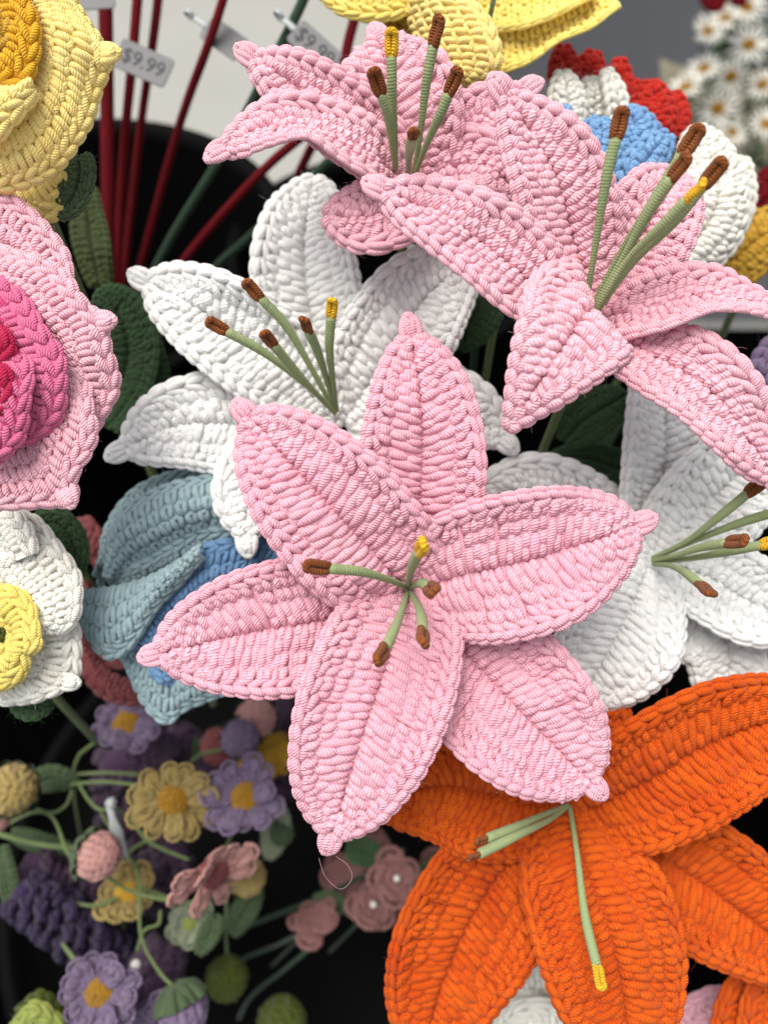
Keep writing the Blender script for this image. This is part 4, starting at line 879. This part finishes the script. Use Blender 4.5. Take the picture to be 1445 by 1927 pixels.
# wiry stems that cross the tangle
def wire(label, pts, r=.1, mat=WIRE):
    o = thing('wire_stem', label, 'stem', P(*pts[0]), 'wrapped wire stems in the tangle of small flowers'); stem(o, pts, mat, r, name='wrapped_wire', K=34); return o
wire('wrapped green wire running left from the butter yellow daisy', [(262, 1478, 44.5), (190, 1472, 45), (120, 1478, 46), (70, 1480, 47)])
wire('upper wrapped green wire parallel to the one at the yellow daisy', [(262, 1458, 46), (190, 1455, 46), (130, 1460, 47), (60, 1470, 48)])
wire('curved wrapped wire dipping below the leaf at left', [(150, 1480, 45), (170, 1510, 44.5), (190, 1525, 44), (215, 1520, 44.2), (245, 1540, 45)])
wire('wrapped wire with a small arch left of the tag', [(135, 1490, 45), (125, 1515, 45), (100, 1530, 45), (70, 1525, 46)])
wire('thick pair of wires at the far left under the leaf', [(-20, 1565, 45), (40, 1582, 44.6), (90, 1592, 44.4), (140, 1596, 44.6)], .16)
wire('long wire sweeping right under the small yellow daisy', [(200, 1650, 44), (240, 1675, 43.6), (290, 1690, 43.6), (345, 1700, 43.8)], .11)
wire('wire from the tag knot to the salmon daisy', [(245, 1540, 44.6), (275, 1580, 44), (310, 1600, 44), (355, 1618, 44)], .11)
wire('wire running left from the small yellow daisy', [(220, 1690, 45), (180, 1705, 45), (130, 1698, 45.6), (90, 1690, 47)], .1)
wire('short hooked wire above the pearl', [(302, 1715, 44), (298, 1740, 43.6), (272, 1752, 43.2), (258, 1790, 43)], .1)
wire('short wire above the low lilac daisy', [(120, 1780, 44), (140, 1805, 43), (155, 1825, 42.6)], .1)
wire('dark stem crossing the shadow at bottom centre', [(560, 1760, 50), (520, 1780, 52), (450, 1810, 55), (400, 1850, 60)], .14, DSTEM)
wire('second dark stem crossing the shadow at bottom centre', [(590, 1780, 50), (530, 1830, 52), (470, 1880, 55), (440, 1940, 60)], .14, DSTEM)
wire('dark stem under the pink felt blossoms', [(760, 1600, 51), (680, 1650, 52), (600, 1690, 53), (450, 1750, 58)], .16, DSTEM)
# pearl, and the little white tag
def ball_mesh(name, mat, c, r, parent=None):
    u = np.linspace(0, PI, 13)[:, None]; v = np.linspace(0, 2 * PI, 21)[None]; mb = MB()
    grid(mb, np.stack([np.sin(u) * np.cos(v), np.sin(u) * np.sin(v), np.cos(u) + 0 * v], -1) * r + c); return mb.build(name, mat, parent)
o = ball_mesh('pearl_bead', PEARL, P(255, 1817, 42.6), .3); tag(o, 'small shiny pearl bead below the forked wire at lower left', 'bead')
o = thing('paper_tag', 'narrow white paper tag twisted on the wires left of the yellow daisy', 'tag', P(210, 1520, 43.6))
mb = MB(); tube(mb, PS([(206, 1508, 43.4), (210, 1535, 43.3), (222, 1575, 43.6), (242, 1618, 44)]), [.28, .2, .42, .25, .03], K=16, sides=6, flat=.15); mb.build('tag_strip', CLEAR, o)
mb = MB(); ball(mb, P(209, 1512, 43.3), .28, n=16); mb.build('tag_loop', CLEAR, o)
# dusty pink felt blossoms, bottom centre
def blossom(label, px, py, z, R, face, spin=0, pearl=True):
    o = daisy(label, px, py, z, R, face, DUSTY, DUSTY, 5, .75, rc=.35, cup=8, group='dusty pink felt blossoms at the bottom centre', spin=spin, cat='felt blossom', name='felt_blossom', stempts=[(px - 30, py + 30, z + 3), (px - 80, py + 80, z + 8)], smat=DSTEM)
    if pearl:
        c = ball_mesh('pearl_bead', PEARL, P(px, py, z) + np.asarray(face, float) / np.linalg.norm(face) * .45, .22, o)
blossom('dusty pink felt blossom facing up with a pearl centre', 748, 1655, 48, 1.5, (-.1, .5, .9), 10)
blossom('dusty pink felt blossom just left of the pearl one, dim', 648, 1650, 54, 1.4, (-.3, .4, .9), 30, False)
blossom('dusty pink felt blossom below the pearl one, tilted', 700, 1712, 49, 1.4, (.2, .9, .45), 20)
blossom('dusty pink felt blossom lowest and leftmost of its spray', 592, 1738, 49.5, 1.6, (-.1, .95, .35), 0, False)
blossom('dusty pink felt blossom under the orange petal edge', 700, 1600, 54, 1.2, (-.1, .6, .8), 40, False)
blossom('dusty pink felt blossom beside the orange petal, rightmost', 830, 1640, 54, 1.2, (-.1, .6, .8), 15, False)
leaf('green leaf between the felt blossoms', [(590, 1700, 51), (625, 1700, 50.6), (660, 1715, 51)], 20, mat=LEAFG)
leaf('dark green leaf above the felt blossoms below the pink petal', [(650, 1600, 50), (690, 1605, 50), (720, 1625, 50)], 26, mat=DGREEN)
leaf('slim green leaf reaching to the orange petal', [(760, 1700, 50), (800, 1640, 50), (850, 1600, 50)], 12, mat=LEAFG)
# pale lime cabbage rose, bottom left corner
o = thing('crochet_rose', 'pale lime crocheted rose cut by the bottom edge at left', 'crochet rose', P(75, 1930, 40))
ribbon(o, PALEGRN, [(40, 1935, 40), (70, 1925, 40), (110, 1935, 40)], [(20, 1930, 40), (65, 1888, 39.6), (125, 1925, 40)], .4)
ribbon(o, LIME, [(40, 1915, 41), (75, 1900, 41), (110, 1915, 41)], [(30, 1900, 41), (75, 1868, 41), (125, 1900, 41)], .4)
# grey card lying in the dark at the lower left
o = pbox('grey_card', plain('dim_grey_card', (84, 82, 80), rough=.4), 75, 1800, 60, 7, 3.6, .1, -28); tag(o, 'dim grey card lying in the shadow at the lower left', 'card')
o = pbox('white_ribbon', CLEAR, 1357, 1808, 40, 2.0, .55, .08, -12); tag(o, 'white plastic strip in the gap below the orange lily', 'plastic strip')
o = pbox('clear_clip', CLEAR, 795, 478, 39, 1.6, .8, .1, -10); tag(o, 'pale plastic clip in the gap between the pink and white petals', 'clip')

# ---------------------------------------------------------------- daisy bouquet at the top right, far away
rs = random.Random(3)
GB = 'white daisies of the bouquet at the top right'
spots = [(1408, 85, 'largest, upper right'), (1350, 205, 'lowest, near the white tulip'), (1325, 130, 'between the other two rows'), (1405, 15, 'touching the top edge'), (1330, 60, 'upper left of the bouquet'), (1435, 160, 'at the right edge'),
         (1290, 165, 'leftmost'), (1375, 250, 'below all, next to the tulip'), (1440, 235, 'low at the right edge'), (1375, 145, 'in the middle'), (1365, 35, 'next to the top one')]
for i, (x, y, d) in enumerate(spots):
    daisy('white daisy with yellow centre in the blurred bouquet, ' + d, x, y, 86 + rs.uniform(-3, 3), 2.7 if i in (0, 1, 3) else 2.15, (rs.uniform(-.6, .3), rs.uniform(-.2, .5), 1), CREAM, GOLD, 16, .25, kind='slim', rc=.72, cup=10, group=GB, join=True, spin=rs.uniform(0, 50),
          stempts=[(x - 10, y + 30, 90), (x - 10, y + 90, 94)], smat=LEAFG, cat='daisy', name='white_daisy', stem_r=.12)
o = thing('bouquet_greenery', 'tangle of green stems holding the blurred white daisies', 'greenery', P(1370, 130, 66))
mb = MB()
for i in range(70):
    x, y = 1260 + 230 * rs.random(), -40 + 330 * rs.random(); x = max(x, 1400 - y * .6 if y < 250 else x)
    z = rs.uniform(89, 96)
    tube(mb, PS([(x, y, z), (x + rs.uniform(-25, 25), y + rs.uniform(10, 40), z - 1), (x + rs.uniform(-50, 50), y + rs.uniform(40, 80), z + 1)]), .23, K=7, sides=5)
g = mb.build('green_stems', LEAFG, o); g['kind'] = 'stuff'
o = thing('crochet_flower', 'dark red crocheted flower cut by the top edge above the daisies', 'crochet flower', P(1345, -5, 80))
petal(o, CRIMSON, [(1380, -60, 80), (1350, -20, 79.6), (1350, 22, 80)], 36, knob=False, cupl=-.6, cupr=-.6)
petal(o, CRIMSON, [(1400, -60, 80.5), (1390, -20, 80), (1400, 10, 80)], 24, knob=False, cupl=-.6, cupr=-.6)
# paper wrap of the bouquet
mb = MB(); u = np.linspace(-1, 1, 15)[:, None]; v = np.linspace(0, 1, 12)[None]
c0 = P(1400, 110, 100); c1 = P(1330, 560, 104)
g = (c0 * (1 - v[..., None]) + c1 * v[..., None]) + np.stack([u * (11 - 7 * v), 0 * u * v, -3 * (1 - u ** 2) * (1 - .6 * v)], -1)
grid(mb, g); o = mb.build('bouquet_wrap', plain('kraft_wrap', (128, 122, 104), rough=.8, noise=.2), None); tag(o, 'dull brown paper wrap behind the blurred daisies', 'wrapping paper')
sdf = o.modifiers.new('thickness', 'SOLIDIFY'); sdf.thickness = .0008
